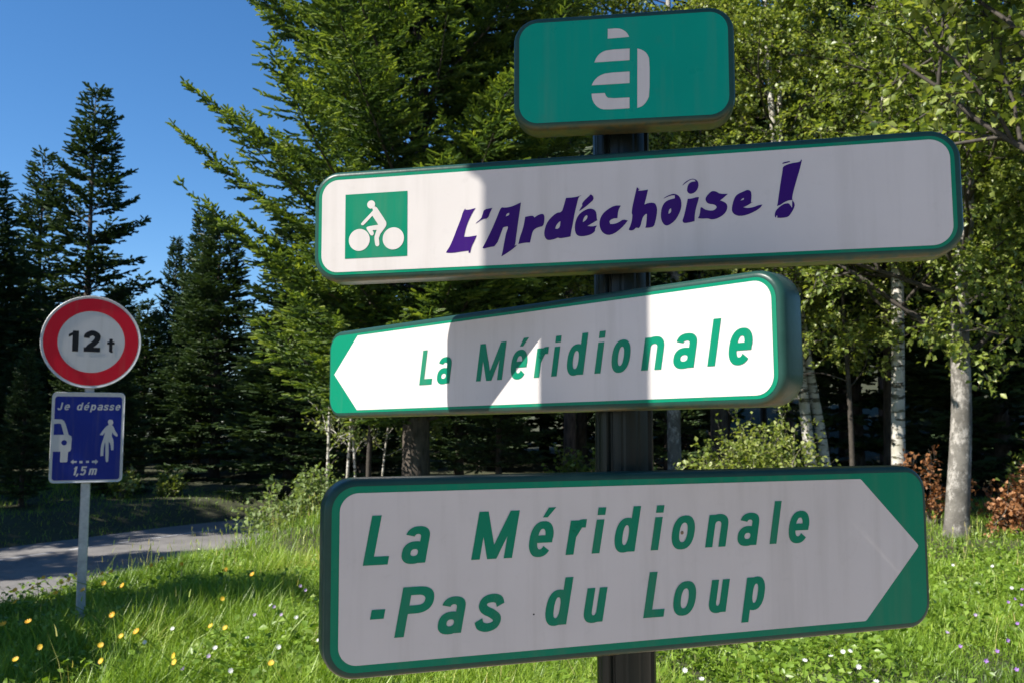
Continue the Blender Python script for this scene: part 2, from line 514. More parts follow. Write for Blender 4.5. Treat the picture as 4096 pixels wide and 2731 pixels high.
# forest conifers: three crowns shared between many trees, unit height 12 m
fA = conifer('fir_a', 11, 12, 1.0, 2.25, .42, 6, 2, 48, .10, .19, .7, .14, .19, .062, prof=.9, fresh=.32, trunk_r=.16, gap=.06)
fB = conifer('fir_b', 12, 12, .5, 2.5, .46, 6, -6, 44, .14, .20, .75, .14, .20, .066, prof=.85, fresh=.4, trunk_r=.17, gap=.05)
fC = conifer('fir_c', 13, 12, 3.2, 2.1, .44, 5, -4, 44, .12, .21, .7, .15, .20, .066, prof=.8, fresh=.3, trunk_r=.17, gap=.1)
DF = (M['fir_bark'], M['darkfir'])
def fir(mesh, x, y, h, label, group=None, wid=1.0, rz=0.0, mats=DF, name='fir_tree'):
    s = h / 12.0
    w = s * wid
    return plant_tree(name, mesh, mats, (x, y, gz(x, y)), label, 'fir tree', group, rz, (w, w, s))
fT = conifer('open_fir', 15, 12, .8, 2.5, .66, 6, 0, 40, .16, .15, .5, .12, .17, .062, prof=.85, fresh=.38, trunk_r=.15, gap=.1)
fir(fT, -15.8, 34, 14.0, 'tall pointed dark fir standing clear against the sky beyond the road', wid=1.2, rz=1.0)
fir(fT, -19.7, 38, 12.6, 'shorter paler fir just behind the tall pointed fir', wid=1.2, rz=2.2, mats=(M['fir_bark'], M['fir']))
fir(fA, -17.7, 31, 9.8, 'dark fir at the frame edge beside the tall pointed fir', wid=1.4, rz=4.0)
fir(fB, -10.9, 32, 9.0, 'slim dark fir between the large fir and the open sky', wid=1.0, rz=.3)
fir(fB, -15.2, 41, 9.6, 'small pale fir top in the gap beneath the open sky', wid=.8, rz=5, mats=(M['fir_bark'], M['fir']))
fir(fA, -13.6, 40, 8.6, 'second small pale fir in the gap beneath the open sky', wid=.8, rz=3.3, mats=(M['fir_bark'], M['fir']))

LF = (M['fir_bark'], M['fir'])
fir(fB, -5.3, 22.0, 6.6, 'young fir with bright fresh boughs left of the large fir', wid=1.7, rz=1.2, mats=LF)
fir(fA, -3.3, 20.6, 5.8, 'low bright fir close behind the large fir', wid=1.9, rz=3.1, mats=LF)
fir(fB, -8.2, 25.5, 7.4, 'bright-tipped fir beside the slim dark fir', wid=1.5, rz=.7, mats=LF)
rng = np.random.default_rng(77)
pts = []
def far_from(x, y, dmin):
    return all((x - a) ** 2 + (y - b) ** 2 > dmin ** 2 for a, b in pts)
for px_, py_ in ((-15.8, 34), (-19.7, 38), (-17.7, 31), (-10.9, 32), (-15.2, 41), (-13.6, 40), (-1.55, 15), (-5.3, 22), (-3.3, 20.6), (-8.2, 25.5)):
    pts.append((px_, py_))
cnt = 0
for _ in range(9000):
    y = rng.uniform(17.5, 52); x = rng.uniform(-.64 * y - 4, .64 * y + 6)
    d = float(road_dist(np.array([x]), np.array([y]))[0])
    if -3.2 < d < 4.0:
        continue
    if not far_from(x, y, 2.1 + .035 * y):
        continue
    sx = x / y
    if sx < -.12:                                     # left: low enough to leave the sky open
        h = (0.155 - .03 * rng.random()) * y + 1.2
        if sx < -.52: h *= 1.1
        if y < 24: h *= rng.uniform(.6, 1.0)
    elif sx < .02:
        h = rng.uniform(.2, .33) * y + 1
    else:
        h = rng.uniform(.42, .62) * y + 2
    h = float(np.clip(h, 3.0, 21))
    pts.append((x, y)); cnt += 1
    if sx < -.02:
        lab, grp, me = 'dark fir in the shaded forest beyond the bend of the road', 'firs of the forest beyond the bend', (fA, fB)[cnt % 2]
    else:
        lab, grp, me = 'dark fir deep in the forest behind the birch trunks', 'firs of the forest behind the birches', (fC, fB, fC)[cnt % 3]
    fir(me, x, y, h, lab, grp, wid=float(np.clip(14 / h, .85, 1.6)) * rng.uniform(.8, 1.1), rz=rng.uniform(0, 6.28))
    if cnt >= 190:
        break

# firs behind the added gravel
for x, y, h in ((-4, -22, 8), (1, -20, 7), (6, -19, 8), (11, -16, 8), (16, -10, 7), (18, -4, 8), (18, 2, 9), (8, -23, 9), (-10, -26, 8)):
    fir(fB, x, y, h, 'fir in the row behind the added gravel', 'firs behind the added gravel', wid=1.3, rz=x * 2.1 + y)

# firs across the road, outside the picture: they keep the left forest and the road in shade
for x, y, h, w in ((-13.2, 9.4, 11.5, 1.1), (-11.9, 6.0, 9.0, 1.1), (-16.2, 12.8, 18.5, .9), (-19.5, 16.5, 18, .9), (-17.5, 20.5, 12, .9), (-21, 12, 13, .9), (-23, 20, 14, .9), (-24, 26, 16, .9), (-27, 30, 20, .9), (-30, 35, 24, .9), (-33, 29, 24, .9), (-15.2, 17.0, 14, .7)):
    fir(fT if y < 11 else fB, x, y, h, 'tall dark fir in the row across the road', 'firs in the row across the road', wid=w, rz=x * 1.7)

# ------------------------------------------------------------------ broadleaf trees and shrubs
LEAF_V = np.array([(0, 0, 0), (-.5, .5, .14), (0, .5, 0), (.5, .5, .14), (0, 1, -.06)])
LEAF_F = np.array([(0, 2, 1), (0, 3, 2), (1, 2, 4), (2, 3, 4)], dtype=np.int32)

class Grower:
    def __init__(self, seed):
        self.rng = np.random.default_rng(seed); self.wood = []; self.P = []; self.D = []
    def limb(self, p, d, L, r, level, maxlev, leaf_step, droop=0.0, kids=5, up=.12):
        rng = self.rng; n = 6
        path = [np.array(p, float)]; d = np.array(d, float); d /= np.linalg.norm(d)
        for i in range(n):
            d = d + rng.normal(0, .13, 3) + np.array([0, 0, up - droop * (i / n)])
            d /= np.linalg.norm(d); path.append(path[-1] + d * L / n)
        path = np.array(path)
        self.wood.append(tube(path, np.linspace(r, r * .35, n + 1), 5 if level < 2 else 3))
        if level >= maxlev - 1:
            m = max(2, int(L / leaf_step)); s = rng.uniform(.15, 1, m) * n
            i = np.clip(s.astype(int), 0, n - 1); q = path[i] + (path[i + 1] - path[i]) * (s - i)[:, None]
            self.P.append(q + rng.normal(0, .035, q.shape)); self.D.append(norm(norm(path[i + 1] - path[i]) * .5 + rng.normal(0, .6, q.shape) + np.array([0, 0, -.15])))
        if level < maxlev:
            for k in range(kids):
                s = rng.uniform(.25, 1.0) * n; i = min(int(s), n - 1)
                q = path[i] + (path[i + 1] - path[i]) * (s - i)
                dd = norm(path[i + 1] - path[i]); a = norm(np.cross(dd, rng.normal(0, 1, 3)))
                an = R(rng.uniform(30, 65))
                self.limb(q, dd * math.cos(an) + a * math.sin(an), L * rng.uniform(.42, .62), r * .5, level + 1, maxlev, leaf_step, droop, kids, up)
    def leaves(self, name, size, tint=(.5, .2), flat=.5, wid=.75):
        rng = self.rng
        P = np.concatenate(self.P); D = norm(np.concatenate(self.D)); N = len(P)
        up = norm(rng.normal(0, flat, (N, 3)) + np.array([0, 0, 1.0]))
        ax = norm(np.cross(D, up)); az = np.cross(ax, D)
        S = size * rng.uniform(.6, 1.25, (N, 1))
        T = np.clip(rng.normal(tint[0], tint[1], (N, 1)), 0, 1)
        return scatter(name, LEAF_V, LEAF_F, P, ax * S * wid, D * S, az * S, T)
    def woodmesh(self, name):
        v, f = join(self.wood); return mesh_np(name, v, f, smooth=True)

def broadleaf(name, seed, path, radii, z_from, n_limb, L0, leaf, leaf_step, label, cat, loc, mats, maxlev=2, kids=5, droop=.1, tint=(.5, .22), bias=None, up=.1, group=None):
    g = Grower(seed); rng = g.rng
    pa = spline(np.array(path, float), 6); ra = np.interp(np.linspace(0, 1, len(pa)), np.linspace(0, 1, len(radii)), radii)
    stem = tube(pa, ra, 12)
    zt = pa[-1][2]
    for k in range(n_limb):
        z = z_from + (zt - z_from) * (k + rng.random()) / n_limb
        p = np.array([np.interp(z, pa[:, 2], pa[:, 0]), np.interp(z, pa[:, 2], pa[:, 1]), z])
        phi = k * 2.4 + rng.normal(0, .4)
        if bias is not None and rng.random() < .6:
            phi = bias + rng.normal(0, .7)
        el = R(rng.uniform(5, 45))
        f = 1 - .55 * (z - z_from) / max(zt - z_from, .1)
        rr = float(np.interp(z, pa[:, 2], ra))
        g.limb(p, (math.cos(phi) * math.cos(el), math.sin(phi) * math.cos(el), math.sin(el)), L0 * f * rng.uniform(.7, 1.15), rr * .38, 0, maxlev, leaf_step, droop, kids, up)
    t = thing(name, label, cat, loc, 0, group)
    if maxlev < 2:
        g.wood.insert(0, stem)
        obj('trunk', g.woodmesh(name + '_trunk'), mats[0], t)
    else:
        obj('trunk', mesh_np(name + '_trunk', stem[0], stem[1], smooth=True), mats[0], t)
        obj('limbs', g.woodmesh(name + '_limbs'), M['limb'], t)
    obj('crown', g.leaves(name + '_crown', leaf, tint), mats[1], t)
    return t

BL = (M['birch'], M['leaf'])
broadleaf('birch_tree', 21, [(.06, 0, -.2), (0, 0, 1), (-.25, 0, 4), (-.45, .1, 7), (-.5, .2, 10.5)], [.105, .09, .075, .05, .02], 2.2, 30, 2.5, .075, .016, 'leaning white birch, the taller of a twin pair, right of the signpost', 'birch tree', (4.82, 15, gz(4.82, 15)), BL, droop=.25)
broadleaf('birch_tree', 22, [(.05, 0, -.2), (0, 0, 1), (-.28, 0, 3), (-.5, .2, 6), (-.4, .3, 8.5)], [.10, .085, .07, .045, .02], 2.6, 18, 1.9, .075, .02, 'thinner greenish birch leaning beside the taller twin birch', 'birch tree', (5.10, 15.15, gz(5.1, 15.1)), BL, droop=.25)
broadleaf('birch_tree', 23, [(-.02, 0, -.2), (0, 0, 1.2), (.08, 0, 4), (-.02, 0, 7), (-.1, .1, 11)], [.115, .1, .088, .06, .02], 2.6, 34, 2.7, .075, .016, 'upright birch with dark rings between the twin birches and the lichened trunk', 'birch tree', (5.85, 14, gz(5.85, 14)), BL, droop=.25)
broadleaf('beech_tree', 24, [(-.06, 0, -.25), (-.02, 0, .3), (.09, 0, 1.6), (.13, 0, 3), (.3, 0, 5), (.25, .1, 10)], [.19, .15, .125, .11, .09, .03], 2.2, 38, 2.6, .08, .02, 'pale lichen-blotched beech trunk rising from the grass by the withered bush', 'beech tree', (5.76, 12.0, gz(5.76, 12)), (M['beech'], M['leaf']), droop=.1, tint=(.42, .2))
broadleaf('sycamore_tree', 25, [(0, 0, -.3), (0, 0, 2), (-.15, .1, 5), (-.3, .1, 9)], [.16, .14, .1, .04], 3.0, 28, 3.0, .115, .032, 'large-leaved sycamore overhanging the upper right with big sunlit leaves', 'sycamore tree', (5.75, 7.9, gz(5.75, 7.9)), (M['fir_bark'], M['leaf']), bias=2.6, droop=.15, tint=(.5, .25))
broadleaf('beech_tree', 26, [(0, 0, -.3), (0, 0, 2), (.1, .1, 5), (.0, .1, 11)], [.13, .12, .09, .03], 3.0, 32, 2.7, .08, .018, 'slender beech with yellow-green foliage behind the small emblem panel', 'beech tree', (2.9, 16.5, gz(2.9, 16.5)), (M['beech'], M['leaf']), tint=(.55, .2))
broadleaf('beech_tree', 27, [(0, 0, -.3), (0, 0, 2), (.1, .1, 5), (.0, .1, 12)], [.14, .12, .09, .03], 3.6, 30, 2.8, .085, .021, 'tall beech filling the gap between the upright birch and the frame edge', 'beech tree', (8.3, 14.5, gz(8.3, 14.5)), (M['beech'], M['leaf']), tint=(.4, .2))

broadleaf('young_beech', 29, [(0, 0, -.3), (0, 0, 1.5), (.1, .0, 3), (.1, 0, 4.6)], [.05, .045, .035, .012], 1.9, 16, 1.5, .09, .03, 'smaller young beech in front of the large fir trunk', 'beech tree', (-2.5, 16.2, gz(-2.5, 16.2)), (M['limb'], M['paleleaf']), tint=(.25, .2), up=.0, droop=.1)
broadleaf('young_beech', 33, [(0, 0, -.3), (0, 0, 1.5), (-.05, .0, 3), (-.1, 0, 4.6)], [.045, .04, .03, .012], 1.9, 14, 1.15, .085, .028, 'young beech with sunlit leaves between the twin birches and the upright birch', 'beech tree', (5.25, 14.3, gz(5.25, 14.3)), (M['limb'], M['leaf']), tint=(.6, .2), up=.0, droop=.15)
broadleaf('young_beech', 34, [(0, 0, -.3), (0, 0, 1.5), (-.05, .0, 3), (-.2, 0, 5.2)], [.05, .045, .035, .012], 2.1, 22, 1.5, .085, .028, 'young beech with drooping sunlit boughs in front of the lichened beech', 'beech tree', (6.9, 11.0, gz(6.9, 11.0)), (M['limb'], M['leaf']), tint=(.5, .2), up=.0, droop=.15, bias=3.0)
# unseen small trees added left of the picture to shade two verge patches
broadleaf('shade_maple', 35, [(0, 0, -.3), (0, 0, 1.5), (0, 0, 3.2), (0, 0, 4.3)], [.05, .045, .035, .012], 2.4, 30, 1.35, .16, .022, 'unseen slim maple added to shade the verge', 'maple tree', (-5.85, 5.9, gz(-5.85, 5.9)), (M['beech'], M['leaf']), up=.0, group='maples added to shade the verge')
broadleaf('shade_maple', 36, [(0, 0, -.3), (0, 0, 1), (0, 0, 2.2), (0, 0, 3.1)], [.05, .045, .035, .012], 1.1, 28, 1.4, .16, .022, 'unseen slim maple added to shade the verge', 'maple tree', (-5.7, 4.15, gz(-5.7, 4.15)), (M['beech'], M['leaf']), up=.0, group='maples added to shade the verge')

# thin birch saplings beside the pale bush
for k, (x, y, lean, r, h) in enumerate(((-3.25, 16.3, .02, .033, 3.4), (-2.98, 16.6, .08, .03, 3.0), (-2.72, 16.4, -.12, .026, 2.8), (-2.45, 17.0, .18, .022, 2.6))):
    broadleaf('birch_sapling', 40 + k, [(0, 0, -.2), (lean * .4, 0, 1), (lean, 0, 2), (lean * 1.6, 0, h)], [r, r * .9, r * .75, r * .4], 1.3, 9, .65, .075, .06,
              'thin pale sapling stem beside the round pale-green bush', 'sapling', (x, y, gz(x, y)), BL, maxlev=1, kids=4, group='thin saplings beside the pale bush')

def shrub(name, seed, loc, size, leaf, n, label, cat, mats, tint=(.5, .25), tall=1.0, group=None):
    g = Grower(seed); rng = g.rng
    for k in range(n):
        phi = rng.uniform(0, 6.28); el = R(rng.uniform(18, 85))
        L = size * rng.uniform(.6, 1.05)
        g.limb((rng.normal(0, .05), rng.normal(0, .05), 0), (math.cos(phi) * math.cos(el), math.sin(phi) * math.cos(el), math.sin(el) * tall), L, .012, 0, 2, leaf * .42, .05, 4, .05)
    t = thing(name, label, cat, loc, 0, group)
    obj('stems', g.woodmesh(name + '_stems'), mats[0], t)
    obj('foliage', g.leaves(name + '_foliage', leaf, tint), mats[1], t)
    return t
def put(x, y, dz=0):
    return (x, y, gz(x, y) + dz)
shrub('bush', 51, put(-2.95, 13.6, .1), 1.0, .07, 34, 'round pale-green bush beside the thin saplings', 'bush', (M['twig'], M['paleleaf']), tint=(.65, .2), tall=1.4)
shrub('bush', 52, put(3.45, 13.2), 1.2, .07, 26, 'fresh green bush left of the twin birches', 'bush', (M['twig'], M['leaf']), tint=(.6, .2), tall=1.7)
shrub('withered_bush', 53, put(6.55, 11.9), .6, .065, 26, 'withered brown-leaved bush beside the lichened beech trunk', 'bush', (M['twig'], M['brownleaf']), tint=(.5, .25), tall=1.3)
shrub('withered_bush', 54, put(5.95, 13.2), .75, .08, 6, 'sparse brown-leaved sprig left of the lichened beech trunk', 'bush', (M['twig'], M['brownleaf']), tint=(.5, .2), tall=2.4)
for k, (x, y, s) in enumerate(((-8.3, 19.8, .5), (-7.5, 20.3, .42))):
    shrub('roadside_bush', 60 + k, put(x, y), s, .09, 12, 'small leafy bush on the far verge of the road', 'bush', (M['twig'], M['leaf']), tint=(.6, .2), tall=1.5, group='bushes on the far verge')
for k, (x, y, s) in enumerate(((7.6, 13.2, 1.0), (1.2, 15.6, .9), (2.2, 15.0, .7), (8.6, 12.4, .8))):
    shrub('undergrowth_bush', 70 + k, put(x, y), s, .08, 12, 'dim leafy undergrowth bush at the foot of the forest edge', 'bush', (M['twig'], M['leaf']), tint=(.35, .2), tall=1.3, group='undergrowth at the forest edge')

# ------------------------------------------------------------------ grass and herbs
GB_V = np.array([(-.5, 0, 0), (.5, 0, 0), (-.4, .55, .08), (.4, .55, .08), (0, .95, .5)])
GB_F = np.array([(0, 1, 3), (0, 3, 2), (2, 3, 4)], dtype=np.int32)
def vnoise(x, y, s, seed):
    r = np.random.default_rng(seed); out = np.zeros_like(x)
    for k in range(5):
        a = r.uniform(0, 6.28); f = s * r.uniform(.6, 1.8); out += np.sin((x * math.cos(a) + y * math.sin(a)) * f + r.uniform(0, 6.28))
    return out / 2.6
def meadow(seed, n, ylo, yhi, hmin, hmax, wide=.6, lo=None):
    r = np.random.default_rng(seed)
    y = np.sqrt(r.uniform(ylo ** 2, yhi ** 2, n)); x = r.uniform(-1, 1, n) * (wide * y + .4)
    d = road_dist(x, y)
    k = (d > OFF_NEAR - .1 + r.normal(0, .12, n)) if lo is None else (d < -OFF_FAR + .1 + r.normal(0, .12, n))
    x, y = x[k], y[k]; n = len(x)
    h = hmin + (hmax - hmin) * np.clip(.4 + .3 * vnoise(x, y, 1.5, 3) + .38 * vnoise(x, y, 5.5, 4) + np.abs(r.normal(0, .32, n)), 0, 2.1)
    h *= np.where(x > 1.0, .62, 1.0) * (1 + .6 * np.exp(-(((x + 2.8) / 1.4) ** 2 + ((y - 11.5) / 2.2) ** 2))) * (.35 + .65 * sstep(OFF_NEAR, OFF_NEAR + 3.0, np.abs(d[k])))
    az = r.uniform(0, 6.28, n); lean = np.abs(r.normal(.3, .45, n))
    D = norm(np.stack([np.cos(az) * lean, np.sin(az) * lean, np.ones(n)], 1))
    ref = r.normal(0, 1, (n, 3)); ax = norm(np.cross(D, ref)); azv = np.cross(ax, D)
    dry = np.exp(-(((x + 1.15) / .75) ** 2 + ((y - 9.3) / 1.3) ** 2))
    T = np.clip(.47 + .2 * vnoise(x, y, 2.3, 8) + .1 * vnoise(x, y, 6.5, 18) + r.normal(0, .15, n) + dry * r.uniform(.0, .75, n), 0, 1)
    w = r.uniform(.0024, .006, n) * (1 + y * .055)
    return np.stack([x, y, ground_z(x, y) - .02], 1), ax * w[:, None], D * h[:, None], azv * h[:, None], T[:, None]
def stalks(seed, n):
    r = np.random.default_rng(seed)
    y = np.sqrt(r.uniform(4.8 ** 2, 13 ** 2, n)); x = r.uniform(-1, .95, n) * .6 * y
    k = (road_dist(x, y) > OFF_NEAR + .2) & (vnoise(x, y, 1.2, 44) > -.1)
    x, y = x[k], y[k]; n = len(x)
    h = r.uniform(.22, .46, n) * np.where(x > 1, .7, 1)
    az = r.uniform(0, 6.28, n); lean = np.abs(r.normal(.1, .16, n))
    D = norm(np.stack([np.cos(az) * lean, np.sin(az) * lean, np.ones(n)], 1))
    ax = norm(np.cross(D, r.normal(0, 1, (n, 3)))); azv = np.cross(ax, D)
    T = np.clip(r.normal(.86, .1, n), 0, 1)[:, None]
    base = np.stack([x, y, ground_z(x, y) - .02], 1)
    w = r.uniform(.0022, .004, n)[:, None] * (1 + .05 * y[:, None])
    a = (base, ax * w, D * h[:, None], azv * h[:, None] * .3, T)
    tip = base + D * h[:, None] * .86
    b = (tip, ax * r.uniform(.006, .010, (n, 1)), D * r.uniform(.04, .08, (n, 1)), azv * .02, T)
    return a, b
parts = [meadow(1, 150000, 4.6, 10, .06, .25), meadow(7, 16000, 3.3, 5.2, .06, .22, wide=.95), meadow(2, 45000, 9, 17, .08, .32), meadow(4, 26000, 13, 23, .12, .4, lo=1)]
parts += list(stalks(6, 1700))
L_, A_, D_, Z_, T_ = [np.concatenate([p[i] for p in parts]) for i in range(5)]
tag(obj('grass', scatter('grass', GB_V, GB_F, L_, A_, D_, Z_, T_), M['grass']), 'tall sunlit meadow grass covering the verge', 'grass', kind='stuff')

def herbs(seed, n, ylo, yhi, xlo, xhi, hlo, hhi, size):
    r = np.random.default_rng(seed)
    y = np.sqrt(r.uniform(ylo ** 2, yhi ** 2, n)); x = r.uniform(xlo, xhi, n) * (.6 * y + .3)
    k = (road_dist(x, y) > OFF_NEAR + .1) & (vnoise(x, y, 2.0, 17) + r.normal(0, .5, n) > -.25)
    x, y = x[k], y[k]; n = len(x)
    z = ground_z(x, y) + r.uniform(hlo, hhi, n) * (.7 + .3 * vnoise(x, y, 3, 5))
    az = r.uniform(0, 6.28, n)
    D = norm(np.stack([np.cos(az), np.sin(az), r.normal(.25, .4, n)], 1))
    up = norm(r.normal(0, .45, (n, 3)) + np.array([0, 0, 1.0])); ax = norm(np.cross(D, up)); azv = np.cross(ax, D)
    s = size * r.uniform(.5, 1.4, n)[:, None]
    T = np.clip(.5 + .15 * vnoise(x, y, 2.6, 9) + r.normal(0, .18, n), 0, 1)[:, None]
    return np.stack([x, y, z], 1), ax * s * .7, D * s, azv * s, T
parts = [herbs(31, 26000, 4.6, 13.5, .12, 1, .02, .16, .045), herbs(32, 16000, 4.6, 9.5, -.95, .2, .02, .24, .04), herbs(33, 9000, 4.6, 8.5, -.5, 1, .1, .3, .05)]
L_, A_, D_, Z_, T_ = [np.concatenate([p[i] for p in parts]) for i in range(5)]
tag(obj('herbs', scatter('herbs', LEAF_V, LEAF_F, L_, A_, D_, Z_, T_), M['herb']), 'low broad-leaved herbs and clover mixed through the grass', 'herbs', kind='stuff')

# ------------------------------------------------------------------ wildflowers
def flower_mesh(n, tint, rad, cup):
    V = [(0, 0, 0)]; F = []
    for k in range(n):
        t = 2 * math.pi * k / n; w = math.pi / n * .95
        o = len(V)
        V += [(rad * .55 * math.cos(t - w), rad * .55 * math.sin(t - w), cup * .4), (rad * math.cos(t - w * .5), rad * math.sin(t - w * .5), cup), (rad * math.cos(t + w * .5), rad * math.sin(t + w * .5), cup), (rad * .55 * math.cos(t + w), rad * .55 * math.sin(t + w), cup * .4)]
        F += [(0, o, o + 1), (0, o + 1, o + 2), (0, o + 2, o + 3)]
    V = np.array(V); return mesh_np('petals', V, np.array(F), np.full((len(V), 1), tint))
stem_v, stem_f = tube([(0, 0, -.45), (.01, 0, -.2), (0, 0, 0)], [.0028, .0025, .002], 4)
stem_mesh = mesh_np('flower_stem', stem_v, stem_f, np.full((len(stem_v), 1), .35))
heads = {'yellow': flower_mesh(11, .3, .016, .006), 'orange': flower_mesh(9, .1, .018, .008), 'white': flower_mesh(9, .62, .014, .006), 'violet': flower_mesh(5, .92, .013, .012), 'lilac': flower_mesh(7, .78, .012, .012)}
def flower(kind, x, y, h=.34):
    """a flower whose head stands at height h"""
    labels = {'yellow': ('bright yellow daisy-like wildflower in the near verge grass', 'yellow wildflowers in the verge'),
              'orange': ('small orange hawkweed flower on a thin stem along the road verge', 'orange wildflowers along the road'),
              'white': ('small white wildflower in the verge grass', 'white wildflowers in the verge'),
              'violet': ('violet wildflower in the herbs right of the signpost', 'violet wildflowers on the right'),
              'lilac': ('pale lilac clover flower in the verge grass', 'lilac clover flowers in the verge')}
    t = thing('wildflower', labels[kind][0], 'flower', (x, y, h), 0, labels[kind][1])
    r = np.random.default_rng(int(abs(x) * 997 + y * 131))
    t.rotation_euler = (r.normal(.75, .25), r.normal(-.3, .3), 0)
    obj('stem', stem_mesh, M['grass'], t)
    obj('flower_head', heads[kind], M['flower'], t)
for x, y in ((-1.75, 5.47), (-1.65, 5.42), (-1.95, 6.33), (-2.18, 5.0), (-2.48, 4.96), (-1.71, 4.78), (-2.03, 4.67), (-2.47, 4.7), (-1.66, 4.65), (-2.16, 5.21), (-1.18, 4.63)):
    flower('yellow', x, y, 0.34)
for x, y in ((-3.11, 5.69), (-3.15, 5.95), (-3.08, 6.03), (-3.11, 6.15), (-3.21, 6.42), (-3.0, 6.24), (-3.0, 6.35), (-3.05, 6.57), (-2.89, 6.61), (-2.86, 6.69), (-2.7, 6.2), (-2.54, 6.12), (-2.69, 6.99), (-2.75, 7.34), (-2.49, 7.06), (-2.84, 5.84), (-2.72, 5.95), (-2.93, 5.54), (-2.2, 5.18), (-1.9, 4.77), (-2.67, 4.94), (-2.57, 5.0), (-2.07, 6.78), (-1.82, 6.57)):
    flower('orange', x, y, .46)
for x, y in ((-2.08, 5.77), (-2.11, 5.42), (-1.4, 6.1), (-1.67, 6.51), (-1.55, 5.52), (-1.66, 5.28), (-1.12, 5.46), (-1.43, 4.81), (-1.31, 5.3), (1.79, 4.88), (1.82, 5.19), (1.87, 5.21), (1.72, 5.09), (1.77, 4.6), (0.88, 4.81), (0.93, 4.64), (1.55, 5.0), (4.25, 8.28), (3.93, 8.34), (3.83, 7.19)):
    flower('white', x, y, 0.26)
for x, y in ((3.66, 6.93), (3.77, 7.05), (3.7, 6.83), (3.47, 6.32), (3.32, 6.18), (3.28, 5.91), (2.8, 5.45), (2.63, 5.24), (2.64, 5.56), (2.69, 5.04), (3.57, 6.47), (4.05, 7.44), (3.01, 5.73)):
    flower('violet', x, y, 0.2)
for x, y in ((-1.58, 6.24), (-1.46, 5.97), (-1.59, 7.06), (-1.51, 6.87), (-1.58, 4.93), (-1.62, 4.66), (-1.63, 5.97), (2.52, 5.46), (2.94, 5.97)):
    flower('lilac', x, y, 0.3)

